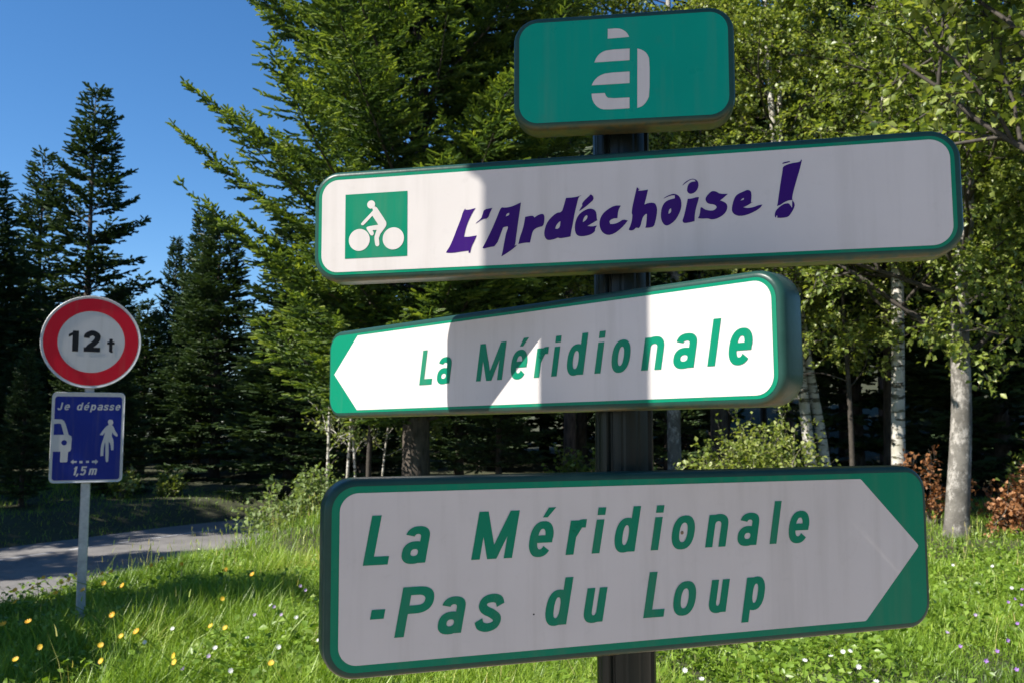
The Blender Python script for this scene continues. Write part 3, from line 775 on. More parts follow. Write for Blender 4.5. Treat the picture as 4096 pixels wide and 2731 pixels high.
# ------------------------------------------------------------------ outlines of the printed marks, mm on their panel
HAND = [  # brushed slogan, outlines in mm on the panel plane
    [[(-224.7, 328.4), (-224.0, 326.2), (-218.1, 326.1), (-208.3, 328.1), (-212.6, 322.3), (-217.6, 312.8), (-221.1, 305.1), (-224.1, 296.4), (-226.5, 285.0), (-220.0, 284.4), (-206.6, 286.0), (-210.0, 278.1), (-214.5, 270.0), (-217.0, 259.9), (-219.4, 260.0), (-219.4, 263.4), (-228.0, 262.8), (-245.0, 261.0), (-254.6, 261.9), (-254.3, 263.6), (-249.1, 270.8), (-243.1, 283.7), (-237.1, 299.1), (-231.1, 313.5), (-228.2, 323.2)]],
    [[(-194.9, 325.2), (-182.1, 326.7), (-186.2, 318.8), (-189.0, 310.9), (-197.6, 310.6), (-208.1, 304.2), (-208.1, 305.1), (-199.6, 311.2), (-197.2, 318.4)]],
    [[(-167.0, 326.9), (-166.0, 326.2), (-158.6, 325.9), (-149.7, 327.8), (-138.0, 332.5), (-139.0, 325.7), (-143.0, 299.7), (-145.9, 279.6), (-146.9, 270.9), (-148.1, 267.3), (-144.0, 268.6), (-147.9, 264.7), (-157.7, 257.9), (-168.5, 251.9), (-166.0, 262.2), (-163.6, 275.6), (-161.1, 287.2), (-158.1, 294.8), (-158.6, 297.2), (-165.5, 296.3), (-167.0, 292.3), (-176.3, 268.3), (-188.2, 266.7), (-196.1, 265.2), (-197.6, 266.7), (-194.1, 272.4), (-184.2, 291.3), (-175.3, 311.3), (-171.4, 320.8), (-169.4, 325.1)], [(-156.1, 317.7), (-156.1, 314.3), (-161.4, 312.3), (-160.6, 315.3), (-158.6, 317.2)]],
    [[(-131.7, 310.2), (-120.0, 311.7), (-117.6, 308.3), (-112.8, 311.6), (-106.0, 313.6), (-102.6, 311.5), (-102.4, 303.2), (-104.2, 294.7), (-110.9, 293.6), (-116.7, 291.5), (-120.6, 287.4), (-123.1, 277.4), (-124.6, 270.9), (-132.3, 271.1), (-142.5, 269.5), (-140.1, 279.3), (-135.2, 292.5), (-133.0, 302.1)]],
    [[(-69.8, 335.2), (-61.7, 335.0), (-53.1, 335.9), (-46.0, 338.0), (-51.0, 335.3), (-53.7, 324.4), (-57.1, 311.2), (-60.1, 295.1), (-62.6, 283.8), (-63.6, 276.9), (-71.7, 275.7), (-79.3, 274.9), (-82.4, 276.4), (-87.9, 274.1), (-96.6, 272.9), (-100.9, 275.3), (-103.3, 282.1), (-102.2, 289.8), (-99.3, 298.3), (-94.5, 305.2), (-84.3, 313.6), (-76.4, 314.1), (-73.3, 322.7)], [(-78.4, 300.7), (-79.4, 291.4), (-83.5, 289.0), (-86.4, 289.9), (-84.9, 294.6), (-81.1, 299.2)]],
    [[(-32.7, 338.4), (-29.0, 335.3), (-28.5, 330.1), (-34.3, 325.1), (-42.8, 318.5), (-50.3, 314.1), (-48.5, 317.9), (-45.2, 322.5), (-46.1, 324.9), (-42.7, 329.5), (-37.0, 334.4)]],
    [[(-32.2, 317.1), (-27.1, 314.6), (-24.7, 309.7), (-24.5, 300.6), (-23.2, 299.3), (-31.2, 295.0), (-38.3, 291.3), (-31.3, 290.2), (-24.2, 291.2), (-27.2, 286.5), (-26.8, 283.7), (-29.8, 280.3), (-36.1, 277.4), (-46.3, 276.0), (-53.4, 277.6), (-56.7, 282.9), (-57.3, 292.1), (-55.2, 301.1), (-51.6, 308.1), (-46.0, 313.0), (-38.9, 316.5)], [(-39.0, 307.5), (-37.8, 305.7), (-39.0, 301.8), (-42.2, 298.8), (-45.2, 297.5), (-44.7, 300.9), (-42.1, 306.0)]],
    [[(1.8, 319.4), (11.2, 318.9), (7.2, 311.8), (5.9, 300.4), (0.1, 300.4), (-4.6, 298.2), (-6.0, 296.0), (-4.7, 292.2), (2.3, 292.3), (7.8, 294.4), (14.4, 298.3), (21.1, 296.2), (15.4, 289.2), (5.3, 280.3), (-4.1, 276.1), (-11.9, 276.9), (-18.0, 282.4), (-20.7, 291.2), (-20.2, 299.1), (-16.2, 307.6), (-8.3, 314.3)]],
    [[(34.8, 344.3), (36.6, 343.9), (37.0, 342.3), (39.1, 341.6), (36.9, 340.4), (37.3, 339.2), (43.1, 339.2), (51.0, 340.0), (48.3, 329.0), (45.2, 318.3), (50.5, 320.2), (57.0, 320.6), (61.2, 318.8), (63.7, 311.6), (62.8, 302.2), (60.8, 293.0), (58.4, 285.3), (53.0, 284.0), (46.0, 284.0), (47.7, 290.6), (48.7, 304.2), (46.8, 304.3), (42.9, 300.2), (40.9, 294.1), (39.3, 287.5), (36.9, 284.0), (32.3, 285.2), (30.0, 282.1), (25.7, 280.8), (21.9, 282.4), (25.1, 289.5), (27.1, 297.2), (27.8, 305.1), (26.6, 305.9), (27.3, 312.2), (29.0, 320.7), (32.2, 333.9)]],
    [[(86.1, 331.7), (91.0, 331.0), (95.5, 327.6), (98.3, 320.4), (98.2, 311.1), (94.2, 300.4), (88.0, 291.4), (80.4, 286.4), (75.1, 285.4), (70.6, 290.1), (68.4, 298.0), (69.0, 307.3), (71.0, 314.3), (74.9, 320.3), (81.0, 323.4), (89.0, 324.9), (89.1, 329.4), (82.6, 329.2), (73.4, 325.5), (73.1, 326.0), (78.1, 329.1)], [(83.4, 310.6), (83.6, 305.3), (80.7, 302.6), (79.4, 303.2), (80.0, 307.5), (81.9, 310.1)]],
    [[(112.9, 352.2), (117.7, 351.5), (121.8, 348.5), (123.3, 343.0), (121.9, 336.8), (117.3, 331.3), (110.9, 329.6), (106.5, 333.3), (107.0, 340.1), (109.3, 345.1), (113.1, 347.5), (119.2, 347.9), (117.0, 350.8), (112.8, 351.1), (107.1, 347.9), (100.6, 343.1), (100.3, 343.7), (104.9, 348.5)]],
    [[(107.3, 323.0), (113.4, 323.1), (119.8, 324.9), (123.2, 324.5), (121.6, 318.2), (118.4, 308.3), (116.7, 299.1), (116.2, 290.0), (109.8, 288.6), (103.0, 287.8), (100.0, 288.8), (99.0, 292.0), (100.9, 296.1), (104.1, 308.4)]],
    [[(141.7, 332.4), (147.3, 331.6), (152.4, 327.5), (163.7, 326.8), (157.9, 321.7), (152.6, 318.0), (158.5, 315.4), (162.0, 311.9), (162.7, 306.8), (160.2, 300.3), (154.1, 294.9), (145.2, 291.2), (138.8, 291.2), (135.6, 293.0), (127.6, 292.9), (121.0, 293.9), (123.7, 299.1), (125.1, 309.5), (127.5, 309.4), (130.3, 306.3), (137.5, 304.0), (143.1, 304.0), (147.2, 306.9), (147.6, 309.4), (144.5, 312.5), (136.9, 313.8), (133.3, 316.6), (132.0, 321.2), (133.9, 325.3), (138.0, 329.7)]],
    [[(190.6, 331.1), (194.5, 329.8), (196.4, 325.5), (195.3, 312.3), (197.9, 313.0), (191.7, 309.2), (184.3, 306.0), (190.8, 304.5), (198.7, 305.5), (205.0, 308.0), (210.9, 308.5), (207.3, 303.7), (199.3, 298.9), (189.0, 294.9), (179.5, 293.6), (172.4, 295.9), (168.5, 300.7), (168.7, 307.3), (171.3, 317.1), (174.6, 323.6), (179.4, 326.6), (185.8, 329.1)], [(185.6, 319.6), (185.4, 317.1), (180.8, 315.9), (182.8, 318.5)]],
    [[(240.0, 361.1), (246.3, 364.0), (254.1, 365.5), (263.5, 366.5), (264.7, 369.3), (266.2, 369.2), (263.2, 357.4), (258.1, 341.3), (253.0, 324.4), (251.0, 314.6), (251.9, 312.5), (246.5, 312.5), (240.2, 310.0), (235.4, 306.6), (230.4, 305.2), (231.6, 309.3), (234.4, 327.2), (237.2, 343.5), (239.5, 355.0)]],
    [[(239.2, 365.3), (240.2, 367.3), (249.6, 368.6), (249.9, 367.3), (244.1, 365.8)]],
    [[(246.4, 308.5), (240.1, 307.9), (234.6, 304.6), (229.0, 299.6), (226.9, 293.9), (227.2, 289.4), (228.4, 288.9), (229.2, 291.7), (230.4, 291.3), (230.3, 288.4), (236.5, 287.8), (245.0, 288.8), (249.0, 293.5), (253.1, 300.6), (254.8, 306.2), (251.9, 312.1), (251.1, 311.4), (250.6, 301.5), (248.6, 305.0)]],
]
CYC_SQUARE = [(-419.3, 361.8), (-318.4, 361.0), (-316.7, 259.4), (-417.1, 260.3)]
CYC_BODY = [(-374.2, 337.3), (-369.3, 340.5), (-368.9, 338.5), (-367.0, 338.6), (-365.6, 336.4), (-351.6, 315.7), (-350.6, 311.4), (-351.9, 306.8), (-363.4, 293.0), (-361.9, 280.1), (-363.3, 277.5), (-365.7, 276.8), (-368.1, 278.1), (-369.1, 280.5), (-370.5, 291.5), (-368.8, 296.8), (-366.6, 302.9), (-373.6, 302.7), (-371.4, 298.9), (-371.6, 296.2), (-373.2, 294.3), (-375.7, 294.5), (-377.7, 296.5), (-384.0, 306.2), (-383.2, 307.7), (-380.7, 309.1), (-364.1, 310.8), (-373.9, 325.5), (-387.7, 311.9), (-390.2, 311.1), (-392.4, 312.3), (-392.7, 314.5), (-373.5, 332.9), (-372.9, 334.5)]
CYC_DISCS = [(-395.2, 288.5, 42), (-339.4, 288.1, 42), (-376.1, 343.4, 15.5)]
LOGO = [[(-14.7, 587.8), (0.2, 587.9), (7.4, 585.3), (13.6, 580.2), (16.8, 573.4), (-14.9, 572.7)], [(17.3, 555.5), (17.0, 537.7), (-34.9, 537.2), (-32.1, 544.6), (-25.6, 551.7), (-15.6, 555.4)], [(16.8, 520.4), (16.6, 502.7), (-39.2, 502.4), (-36.0, 509.1), (-28.7, 516.2), (-16.9, 520.2)], [(-39.5, 489.7), (-19.9, 489.7), (-18.2, 484.7), (-13.7, 481.1), (16.3, 480.9), (16.1, 464.6), (-20.2, 464.2), (-28.3, 466.7), (-35.5, 473.6), (-39.0, 482.2)], [(28.7, 554.8), (35.7, 552.5), (42.8, 546.4), (46.4, 536.8), (45.6, 483.0), (41.7, 474.0), (35.4, 466.9), (27.5, 464.4)]]
TEXT_3 = [('L', -378.9, -344.8), ('a', -329.2, -296.5), ('M', -228.2, -166.0), ('é', -144.6, -110.2), ('r', -94.0, -71.4), ('i', -57.2, -46.7), ('d', -25.2, 7.4), ('i', 29.4, 40.2), ('o', 62.5, 94.1), ('n', 114.5, 148.6), ('a', 169.4, 201.4), ('l', 222.7, 232.6), ('e', 255.9, 287.7)]
TEXT_4A = [('L', -417.2, -385.3), ('a', -366.8, -336.0), ('M', -273.7, -216.8), ('é', -191.8, -159.1), ('r', -139.5, -117.5), ('i', -100.6, -91.2), ('d', -66.4, -35.1), ('i', -9.9, 0.3), ('o', 24.5, 59.3), ('n', 77.6, 111.2), ('a', 132.2, 163.3), ('l', 186.1, 196.9), ('e', 220.6, 254.5)]
TEXT_4B = [('-', -412.0, -394.5), ('P', -376.1, -332.4), ('a', -318.6, -287.6), ('s', -264.3, -234.2), ('d', -170.4, -139.5), ('u', -115.7, -85.6), ('L', -23.3, 8.5), ('o', 24.9, 58.9), ('u', 79.3, 108.8), ('p', 137.7, 171.0)]
BLUE_CAR = [[(-220.4, 439.7), (-167.5, 438.1), (-151.8, 425.6), (-139.3, 398.5), (-121.3, 333.8), (-103.8, 321.4), (-99.4, 306.8), (-101.7, 232.0), (-106.8, 219.6), (-119.7, 213.3), (-120.6, 149.3), (-126.0, 143.1), (-163.4, 143.1), (-167.3, 147.2), (-166.8, 217.4), (-224.8, 217.3), (-232.5, 221.4)], [(-218.8, 406.3), (-181.3, 410.8), (-169.8, 404.6), (-149.5, 332.4), (-219.0, 331.2)], [(-128.2, 277.6), (-129.3, 270.4), (-132.9, 264.4), (-138.6, 260.3), (-145.4, 258.9), (-152.4, 260.3), (-158.4, 264.3), (-162.6, 270.3), (-164.3, 277.5), (-163.3, 284.6), (-159.6, 290.7), (-154.0, 294.8), (-147.1, 296.2), (-140.1, 294.8), (-134.1, 290.8), (-129.9, 284.8)]]
BLUE_CYCLIST = [(124.3, 423.6), (131.5, 435.5), (141.1, 437.7), (152.7, 435.7), (160.8, 423.9), (159.5, 407.0), (152.1, 398.5), (164.0, 388.0), (174.6, 358.6), (194.9, 329.2), (188.4, 316.5), (168.0, 329.1), (157.7, 350.0), (153.0, 320.6), (167.3, 295.5), (169.8, 224.3), (153.5, 222.2), (148.1, 266.0), (136.0, 282.8), (140.1, 149.3), (129.9, 138.9), (119.7, 147.2), (114.8, 278.5), (106.4, 257.5), (104.6, 184.6), (86.4, 182.5), (86.0, 253.3), (103.6, 312.0), (109.8, 349.8), (95.4, 326.6), (76.1, 330.7), (101.4, 370.7), (116.0, 389.8), (132.8, 400.4)]
BLUE_ARROWS = [[(-101.7, 145.2), (-83.6, 161.7), (-83.2, 151.4), (-62.5, 151.4), (-61.9, 139.0), (-82.6, 139.0), (-82.2, 128.7)], [(-45.5, 151.4), (-26.7, 151.4), (-26.0, 134.8), (-44.8, 134.8)], [(-4.0, 151.3), (14.9, 151.3), (15.4, 136.9), (-3.4, 136.9)], [(73.8, 145.1), (54.2, 161.7), (54.6, 151.3), (33.0, 151.3), (33.6, 136.9), (55.2, 136.8), (55.6, 125.3)]]

# ------------------------------------------------------------------ flat shapes for the signs
# local frame of a panel: x along it, z up, front face towards -y
def fill(polys, y, scale=.001):
    """outer outline (+ holes) in mm -> verts, tris on the plane y"""
    loops = [[Vector((a * scale, b * scale, 0)) for a, b in p] for p in polys]
    tris = tessellate_polygon(loops)
    flat = [v for l in loops for v in l]
    V = np.array([(v.x, y, v.y) for v in flat]); F = []
    for t in tris:
        a, b, c = (flat[i] for i in t)
        s = (b.x - a.x) * (c.y - a.y) - (b.y - a.y) * (c.x - a.x)
        F.append(tuple(t) if s > 0 else (t[0], t[2], t[1]))
    return V, np.array(F)

def rrect(x0, x1, z0, z1, r, n=10):
    out = []
    for cx, cz, a0 in ((x1 - r, z1 - r, 0), (x0 + r, z1 - r, 90), (x0 + r, z0 + r, 180), (x1 - r, z0 + r, 270)):
        for k in range(n + 1):
            t = R(a0 + 90 * k / n); out.append((cx + r * math.cos(t), cz + r * math.sin(t)))
    return out

def smooth_poly(p, n=3):
    """round a traced outline a little (Chaikin), keeping sharp corners"""
    P = np.array(p, float); out = []
    N = len(P)
    for i in range(N):
        a, b, c = P[i - 1], P[i], P[(i + 1) % N]
        u, v = b - a, c - b
        cs = (u @ v) / (np.linalg.norm(u) * np.linalg.norm(v) + 1e-9)
        if cs < .35:
            out.append(tuple(b))
        else:
            out.append(tuple(b - u * .25)); out.append(tuple(b + v * .25))
    return out

def disc(cx, cz, r, n=40):
    return [(cx + r * math.cos(2 * math.pi * k / n), cz + r * math.sin(2 * math.pi * k / n)) for k in range(n)]

# ---- lettering: each glyph is a few strokes in units of cap height
def catmull(p, n=8):
    return [tuple(q) for q in spline(np.array(p, float), n)]
def stroke(pts, w, w2=None):
    P = np.array(pts, float); d = norm(np.gradient(P, axis=0)); nn = np.stack([-d[:, 1], d[:, 0]], 1)
    A = P + nn * w / 2; B = P - nn * w / 2
    return [[[tuple(A[i]), tuple(A[i + 1]), tuple(B[i + 1]), tuple(B[i])]] for i in range(len(P) - 1)]
def slab(x0, y0, x1, y1, w):
    return [(x0 - w / 2, y0), (x0 + w / 2, y0), (x1 + w / 2, y1), (x1 - w / 2, y1)]
def rect(x0, y0, x1, y1):
    return [(x0, y0), (x1, y0), (x1, y1), (x0, y1)]
def superell(cx, cy, rx, ry, a0, a1, n=28, p=2.35):
    out = []
    for k in range(n + 1):
        t = R(a0 + (a1 - a0) * k / n); c, s = math.cos(t), math.sin(t)
        out.append((cx + rx * math.copysign(abs(c) ** (2 / p), c), cy + ry * math.copysign(abs(s) ** (2 / p), s)))
    return out
TT = .188
XH = .735
def ring(cx, cy, rx, ry, t=TT, a0=0, a1=360, th=None):
    o = superell(cx, cy, rx, ry, a0, a1); i = superell(cx, cy, rx - t, ry - (th or t * .86), a0, a1)
    if a1 - a0 >= 360:
        return [o[:-1], i[:-1]]
    return [o + i[::-1]]
def glyph(ch, w):
    """list of [outer, holes...] polygons; w = width in cap heights"""
    t = TT; x = XH; m = x / 2
    if ch == 'L': return [[rect(0, 0, t * 1.05, 1)], [rect(t * .5, 0, w, t * .9)]]
    if ch == 'l': return [[rect(0, 0, t, 1)]]
    if ch == 'i': return [[rect(0, 0, t, x)], [rect(0, 1 - t * .88, t, 1)]]
    if ch == 'M': return [[rect(0, 0, t, 1)], [rect(w - t, 0, w, 1)], [slab(w / 2, 0, t * .55, 1, t * 1.1)], [slab(w / 2, 0, w - t * .55, 1, t * 1.1)]]
    if ch == 'o': return [ring(w / 2, m, w / 2, m + .015)]
    if ch in 'eé':
        g = [ring(w / 2, m, w / 2, m + .015, a0=2, a1=322), [rect(t * .6, m - t * .42, w - .01, m + t * .42)]]
        if ch == 'é': g.append([[(w * .42, .83), (w * .62, .83), (w * .92, 1.04), (w * .6, 1.04)]])
        return g
    if ch == 'd': return [ring(w / 2 - .01, m, w / 2 - .01, m + .015), [rect(w - t, 0, w, 1)]]
    if ch == 'p': return [ring(w / 2 + .01, m, w / 2 - .01, m + .015), [rect(0, -.28, t, x)]]
    if ch == 'n':
        return [[rect(0, 0, t, x)], [superell(w / 2, x - .24, w / 2, .255, 0, 180, 20) + superell(w / 2, x - .24, w / 2 - t, .255 - t * .86, 0, 180, 20)[::-1]], [rect(w - t, 0, w, x - .235)]]
    if ch == 'm':
        h = (w - t) / 2
        g = [[rect(0, 0, t, x)]]
        for k in range(2):
            c = t / 2 + h * k + h / 2
            g.append([superell(c, x - .2, h / 2 + t / 2, .215, 0, 180, 18) + superell(c, x - .2, h / 2 - t / 2, .215 - t * .86, 0, 180, 18)[::-1]])
            g.append([rect(c + h / 2 - t / 2, 0, c + h / 2 + t / 2, x - .195)])
        return g
    if ch == 'u':
        return [[rect(w - t, 0, w, x)], [superell(w / 2, .24, w / 2, .255, 180, 360, 20) + superell(w / 2, .24, w / 2 - t, .255 - t * .86, 180, 360, 20)[::-1]], [rect(0, .235, t, x)]]
    if ch == 'r': return [[rect(0, 0, t, x)]] + stroke(catmull([(t * .6, .42), (t * 1.05, .58), (w * .7, .66), (w + .03, .665)]), t * .95)
    if ch == 'a':
        top = superell(w / 2 + .01, x - .21, w / 2 - .01, .225, 0, 168, 22) + superell(w / 2 + .01, x - .21, w / 2 - .01 - t, .225 - t * .84, 0, 168, 22)[::-1]
        return [[top], [rect(w - t, 0, w, x - .2)], ring(w / 2 - .005, .215, w / 2 - .005, .23, t=t * .98)]
    if ch == 's':
        c = catmull([(w * .93, x * .70), (w * .80, x * .86), (w * .5, x * .905), (w * .22, x * .85), (w * .15, x * .70), (w * .3, x * .575), (w * .62, x * .465), (w * .86, x * .33), (w * .82, x * .16), (w * .52, x * .085), (w * .2, x * .14), (w * .06, x * .30)])
        return stroke(c, t * .93)
    if ch == 'P':
        o = superell(w * .5, .73, w * .5, .27, -90, 90, 22) ; i = superell(w * .5, .73, w * .5 - t, .27 - t * .88, -90, 90, 22)
        return [[rect(0, 0, t * 1.05, 1)], [o + i[::-1]], [rect(t * .6, 1 - t * .88, w * .5 + .004, 1)], [rect(t * .6, .46, w * .5 + .004, .46 + t * .88)]]
    if ch == '-': return [[rect(0, .40, w, .40 + t)]]
    if ch == 'J': return [[rect(w - t, .25, w, 1)], [superell(w / 2, .26, w / 2, .275, 180, 360, 20) + superell(w / 2, .26, w / 2 - t, .275 - t * .86, 180, 360, 20)[::-1]]]
    if ch == '1': return [[rect(w - t * 1.15, 0, w, 1)], [[(0, .68), (0, .82), (w - t * .6, 1), (w - t * .6, .84)]]]
    if ch == '2':
        c = catmull([(t * .5, .66), (t * .62, .80), (w * .5, .915), (w - t * .62, .80), (w - t * .62, .62), (w * .62, .42), (w * .34, .24), (t * .62, .06)])
        return stroke(c, t * 1.1) + [[rect(0, 0, w, t * .95)]]
    if ch == '5':
        c = catmull([(t * .4, .17), (w * .35, .075), (w * .72, .12), (w - t * .55, .33), (w * .76, .55), (w * .45, .6), (t * .6, .50)])
        return stroke(c, t) + [[rect(t * .15, .5, t * 1.1, 1)], [rect(t * .3, 1 - t * .95, w * .95, 1)]]
    if ch == ',': return [[[(t * .1, 0), (t * .15, t), (t * 1.1, t), (t * 1.0, 0), (t * .5, -.17), (0, -.17)]]]
    if ch == 't': return [[rect(w * .28, .14, w * .28 + t, .95)], [rect(0, x - t * .85, w, x)], [superell(w * .28 + .2, .16, .2, .175, 180, 285, 14) + superell(w * .28 + .2, .16, .2 - t, .175 - t * .86, 180, 285, 14)[::-1]]]
    return []

def lettering(chars, base, cap, shear, y, bold=1.0):
    """chars: (glyph, left, right) in mm along the baseline"""
    parts = []; k = 0
    global TT
    keep = TT; TT = keep * bold
    for ch, u0, u1 in chars:
        if ch in 'oeés': u0, u1 = u0 - 4 * cap / 62, u1 - 2.5 * cap / 62
        elif ch in 'ad': u0 -= 2.5 * cap / 62
        w = (u1 - u0) / cap
        for polys in glyph(ch, w):
            q = [[(u0 + (a + b * shear) * cap, base + b * cap) for a, b in p] for p in polys]
            parts.append(fill(q, y - .00003 * (k % 4))); k += 1
    TT = keep
    v, f = join(parts)
    return mesh_np('lettering', v, f)

def words(chars, gap=40):
    out = [[chars[0]]]
    for a, b in zip(chars, chars[1:]):
        if b[1] - a[2] > gap or a[0] == '-':
            out.append([])
        out[-1].append(b)
    return out

def housing(x0, x1, z0, z1, r, depth):
    """moulded panel body: rounded lip around the face, straight side, bevelled back"""
    prof = [(-.004, .0004), (0.0, 0.0), (.004, .0005), (.007, .0025), (.0088, .006), (.0095, .011), (.0095, depth - .010), (.0082, depth - .005), (.004, depth - .001), (0.0, depth)]
    rings = []
    for off, y in prof:
        o = off * 1000
        rings.append([(a * .001, y, b * .001) for a, b in rrect(x0 - o, x1 + o, z0 - o, z1 + o, max(2, r + o), 10)])
    n = len(rings[0]); V = [v for rg in rings for v in rg]; F = []
    for i in range(len(rings) - 1):
        for j in range(n):
            k = (j + 1) % n
            F.append((i * n + j, i * n + k, (i + 1) * n + k, (i + 1) * n + j))
    F.append(tuple(range(n - 1, -1, -1))[::-1]); F.append(tuple((len(rings) - 1) * n + j for j in range(n))[::-1])
    F = [f[::-1] for f in F]
    m = mesh_py('housing', V, F, smooth=True)
    return m

# ------------------------------------------------------------------ the direction signpost
PX, PY = 0.1722, 1.42
post = thing('direction_signpost', 'dark green signpost carrying four green-bordered cycle route panels', 'signpost', (PX, PY, gz(PX, PY)))
base_z = post.location.z
prof = []
for k in range(72):                                   # fluted extrusion
    t = 2 * math.pi * k / 72
    rr = .0442
    if k % 18 in (0, 1): rr = .0385
    if k % 18 in (6, 12): rr = .0432
    prof.append((rr * math.cos(t + .9), rr * math.sin(t + .9)))
V = []; F = []
zs = (-.25, 0.02, EYE + .60 - base_z)
for z in zs: V += [(a, b, z) for a, b in prof]
for i in range(len(zs) - 1):
    for j in range(72):
        k = (j + 1) % 72; F.append((i * 72 + j, i * 72 + k, (i + 1) * 72 + k, (i + 1) * 72 + j))
F.append(tuple((len(zs) - 1) * 72 + j for j in range(72)))
obj('pole', mesh_py('pole', V, F), M['pole'], post)

def panel(theta, slope, label, ext, r, depth=.050):
    th = R(theta)
    x0, x1, z0, z1 = ext
    o = obj('sign_panel', housing(x0, x1, z0, z1, r, depth), M['housing'], post)
    o.location = (-.10 * math.sin(th), -.10 * math.cos(th), EYE - base_z)
    o.rotation_euler = (0, -slope, -th)
    o['label'] = label
    return o
def sheet(parent, name, polys, layer, mat):
    v, f = join([fill(p, -.0004 * layer - .00002 * (i % 3)) for i, p in enumerate(polys)])
    return obj(name, mesh_np(name, v, f), mat, parent)

# top: small emblem panel
E1 = (-148, 160, 449, 604)
p1 = panel(8.7, -.0006, 'small green panel with a white letter emblem', E1, 28)
sheet(p1, 'face', [[rrect(*E1, 28)]], 1, M['teal'])
sheet(p1, 'emblem', [[smooth_poly(p)] for p in LOGO], 2, M['white'])
# brushed slogan
E2 = (-464, 464, 235, 391)
p2 = panel(12.72, .0059, 'long white panel with a cyclist square and violet brushed slogan', E2, 32)
sheet(p2, 'border', [[rrect(*E2, 32)]], 1, M['green'])
sheet(p2, 'face', [[rrect(-458.5, 458.5, 239.5, 386, 27)]], 2, M['white'])
sheet(p2, 'pictogram_square', [[[(-419, 361.5), (-419, 260), (-317, 260), (-317, 361.5)]]], 3, M['green'])
sheet(p2, 'cyclist_pictogram', [[smooth_poly(CYC_BODY)], [disc(*CYC_DISCS[0][:2], 17.3)], [disc(*CYC_DISCS[1][:2], 17.3)], [disc(*CYC_DISCS[2][:2], 6.5)]], 4, M['white'])
sheet(p2, 'lettering', [[smooth_poly(q) for q in h] for h in HAND], 3, M['ink'])
# arrow to the left
E3 = (-665, 324, 30, 181.5)
p3 = panel(46.1, .009, 'narrow white arrow panel pointing left, partly in full sun', E3, 30)
sheet(p3, 'border', [[rrect(*E3, 30)]], 1, M['green'])
W3 = [(-650.5, 106), (-571, 34.5)] + [q for q in rrect(-600, 318, 34.5, 177, 25)[33:44]] + [q for q in rrect(-600, 318, 34.5, 177, 25)[0:11]] + [(-571, 177)]
sheet(p3, 'face', [[W3]], 2, M['white'])
for w in words(TEXT_3):
    obj('lettering', lettering(w, 74.2, 60.5, .19, -.0013), M['green'], p3)
# large arrow to the right
E4 = (-457, 472, -308, -75.5)
p4 = panel(-18.64, .0048, 'large white two-line arrow panel pointing right, lowest on the post', E4, 32)
sheet(p4, 'border', [[rrect(*E4, 32)]], 1, M['green'])
A4 = rrect(-447, 400, -299, -84, 24)
W4 = [(353, -299), (356, -297), (457, -194), (459, -190.5), (457, -187), (356, -86), (353, -84)] + A4[11:33]
sheet(p4, 'face', [[W4]], 2, M['white'])
for line, base in ((TEXT_4A, -175.6), (TEXT_4B, -268.3)):
    for w in words(line):
        obj('lettering', lettering(w, base, 62.5, .185, -.0013), M['green'], p4)
# rivets and a few specks
def rivet(parent, x, z, r, mat):
    V = [(x, -.0016, z)]; n = 8
    V += [(x + r * math.cos(k * .785), -.0006, z + r * math.sin(k * .785)) for k in range(n)]
    obj('speck', mesh_py('speck', V, [(0, 1 + (k + 1) % n, 1 + k) for k in range(n)]), mat, parent)
rivet(p4, -.186, -.252, .0016, M['black']); rivet(p4, .041, -.153, .0035, M['timber'])

# ------------------------------------------------------------------ road sign on the left
SX, SY = -2.985, 6.5
sz = gz(SX, SY)
rs = thing('road_sign', 'grey steel pole with a round red-ringed weight limit sign and a blue overtaking sign', 'road sign', (SX, SY, sz), rz=math.atan2(SX, SY) * -1)
def tube_rect(w, d, z0, z1, r=.008):
    loop = [(a * .001, b * .001) for a, b in rrect(-w * 500, w * 500, -d * 500, d * 500, r * 1000, 4)]
    n = len(loop); V = [(a, b, z0) for a, b in loop] + [(a, b, z1) for a, b in loop]
    F = [(j, (j + 1) % n, n + (j + 1) % n, n + j) for j in range(n)] + [tuple(range(n, 2 * n))]
    return mesh_py('pole', V, F)
ZD = EYE + .585 - sz                                   # disc centre
obj('pole', tube_rect(.062, .045, -.4, ZD + .2), M['galva'], rs)
RD = .325
def plate(outline, depth, lip):
    """pressed plate: rolled rim standing proud of the face by lip"""
    n = len(outline); P = np.array(outline) * .001
    c = P.mean(0); V = []
    for off, y in ((-.012, 0), (-.011, -lip), (-.003, -lip - .002), (0, -lip), (0, depth), (-.02, depth + .004)):
        d = norm(P - c); Q = P + d * off
        V += [(a, y, b) for a, b in Q]
    F = []
    for i in range(5):
        for j in range(n):
            k = (j + 1) % n; F.append((i * n + j, i * n + k, (i + 1) * n + k, (i + 1) * n + j)[::-1])
    F.append(tuple(range(n))); F.append(tuple(range(5 * n, 6 * n))[::-1])
    return mesh_py('plate', V, F, smooth=False)
dsc = obj('round_plate', plate(disc(0, 0, RD * 1000, 64), .022, .004), M['alu'], rs, (0, -.047, ZD))
dsc['label'] = 'round white sign with red ring and black weight limit'
def ringsheet(parent, name, r0, r1, layer, mat):
    sheet(parent, name, [[disc(0, 0, r1, 64), disc(0, 0, r0, 64)]] if r0 else [[disc(0, 0, r1, 64)]], layer, mat)
ringsheet(dsc, 'face', 0, RD * 1000 * .955, 3, M['white'])
ringsheet(dsc, 'red_ring', RD * 1000 * .665, RD * 1000 * .943, 6, M['red'])
k = RD * 1000
obj('lettering', lettering([('1', -.45 * k, -.255 * k), ('2', -.15 * k, .175 * k), ], -.215 * k, .445 * k, 0, -.0026, bold=1.25), M['black'], dsc)
obj('lettering', lettering([('t', .31 * k, .46 * k)], -.215 * k, .31 * k, 0, -.0026, bold=1.15), M['black'], dsc)
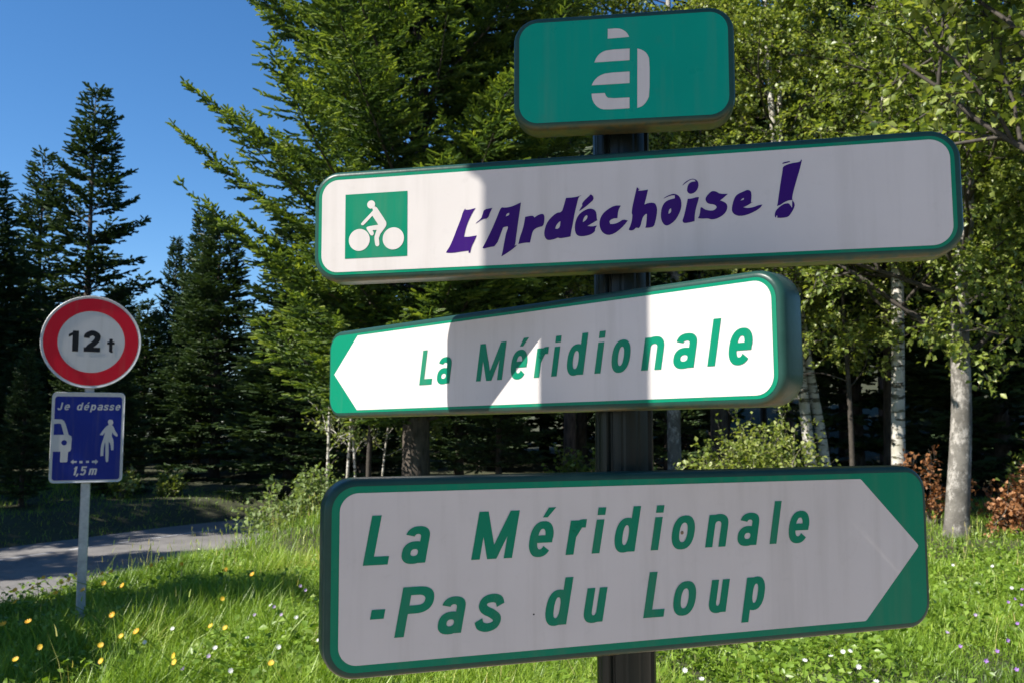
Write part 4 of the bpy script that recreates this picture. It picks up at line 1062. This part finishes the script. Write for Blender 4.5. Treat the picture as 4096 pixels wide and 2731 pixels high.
# blue plate: 466 x 627 mm
ZB = EYE - .345 - sz
blu = obj('blue_plate', plate([(a, b - 313.5) for a, b in rrect(-233, 233, 0, 627, 34, 8)], .02, .003), M['alu'], rs, (0, -.045, ZB + .3135 - .05))
blu['label'] = 'blue sign with car, cyclist and overtaking distance'
dn = lambda p: [(a, b - 313.5) for a, b in p]
sheet(blu, 'rim_film', [[dn(rrect(-226, 226, 7, 620, 30))]], 3, M['white'])
sheet(blu, 'face', [[dn(rrect(-214, 214, 19, 597, 20))]], 5, M['blue'])
sheet(blu, 'car_pictogram', [[dn(q) for q in BLUE_CAR]], 7, M['white'])
sheet(blu, 'cyclist_pictogram', [[dn(smooth_poly(BLUE_CYCLIST))]], 7, M['white'])
for q in BLUE_ARROWS:
    sheet(blu, 'distance_arrow', [[dn(q)]], 7, M['white'])
t1 = [('J', -199, -172), ('e', -153, -122), ('d', -76, -45), ('é', -30, 0), ('p', 10, 42), ('a', 55, 85), ('s', 97, 123), ('s', 134, 160), ('e', 172, 202)]
for w in words(t1, 34):
    obj('lettering', lettering(w, 503 - 313.5, 52, .2, -.0031), M['white'], blu)
t2 = [('1', -86, -67), (',', -63, -54), ('5', -42, -6), ('m', 14, 62)]
for w in words(t2, 18):
    obj('lettering', lettering(w, 53 - 313.5, 60, .2, -.0031), M['white'], blu)

# ------------------------------------------------------------------ unseen board added to the left, shaped to shade the panels
be = R(SUN_AZ); s2 = np.array([-math.sin(be), -math.cos(be)]); pr = np.array([math.cos(be), -math.sin(be)])
A0 = .2
ctr = A0 * s2 - 1.136 * pr
tn = math.tan(R(SUN_EL))
brd = thing('shade_board', 'unseen tall board added left of the signpost to shade its panels', 'notice board', (ctr[0], ctr[1], gz(*ctr)), rz=math.atan2(pr[1], pr[0]) + R(10))
def box(name, x0, x1, y0, y1, z0, z1, mat, parent):
    V = [(a, b, c) for c in (z0, z1) for b in (y0, y1) for a in (x0, x1)]
    return obj(name, mesh_py(name, V, [(0, 2, 3, 1), (4, 5, 7, 6), (0, 1, 5, 4), (2, 6, 7, 3), (0, 4, 6, 2), (1, 3, 7, 5)]), mat, parent)
b0 = EYE + A0 * tn - brd.location.z
box('post', -.099, .099, -.02, .02, -.4, b0 + 1.55, M['timber'], brd)
box('board', -.13, .36, -.06, -.022, b0 + 1.05, b0 + 1.62, M['timber'], brd)
box('cover_strip', -.15, .38, -.075, .045, b0 + 1.622, b0 + 1.66, M['timber'], brd)
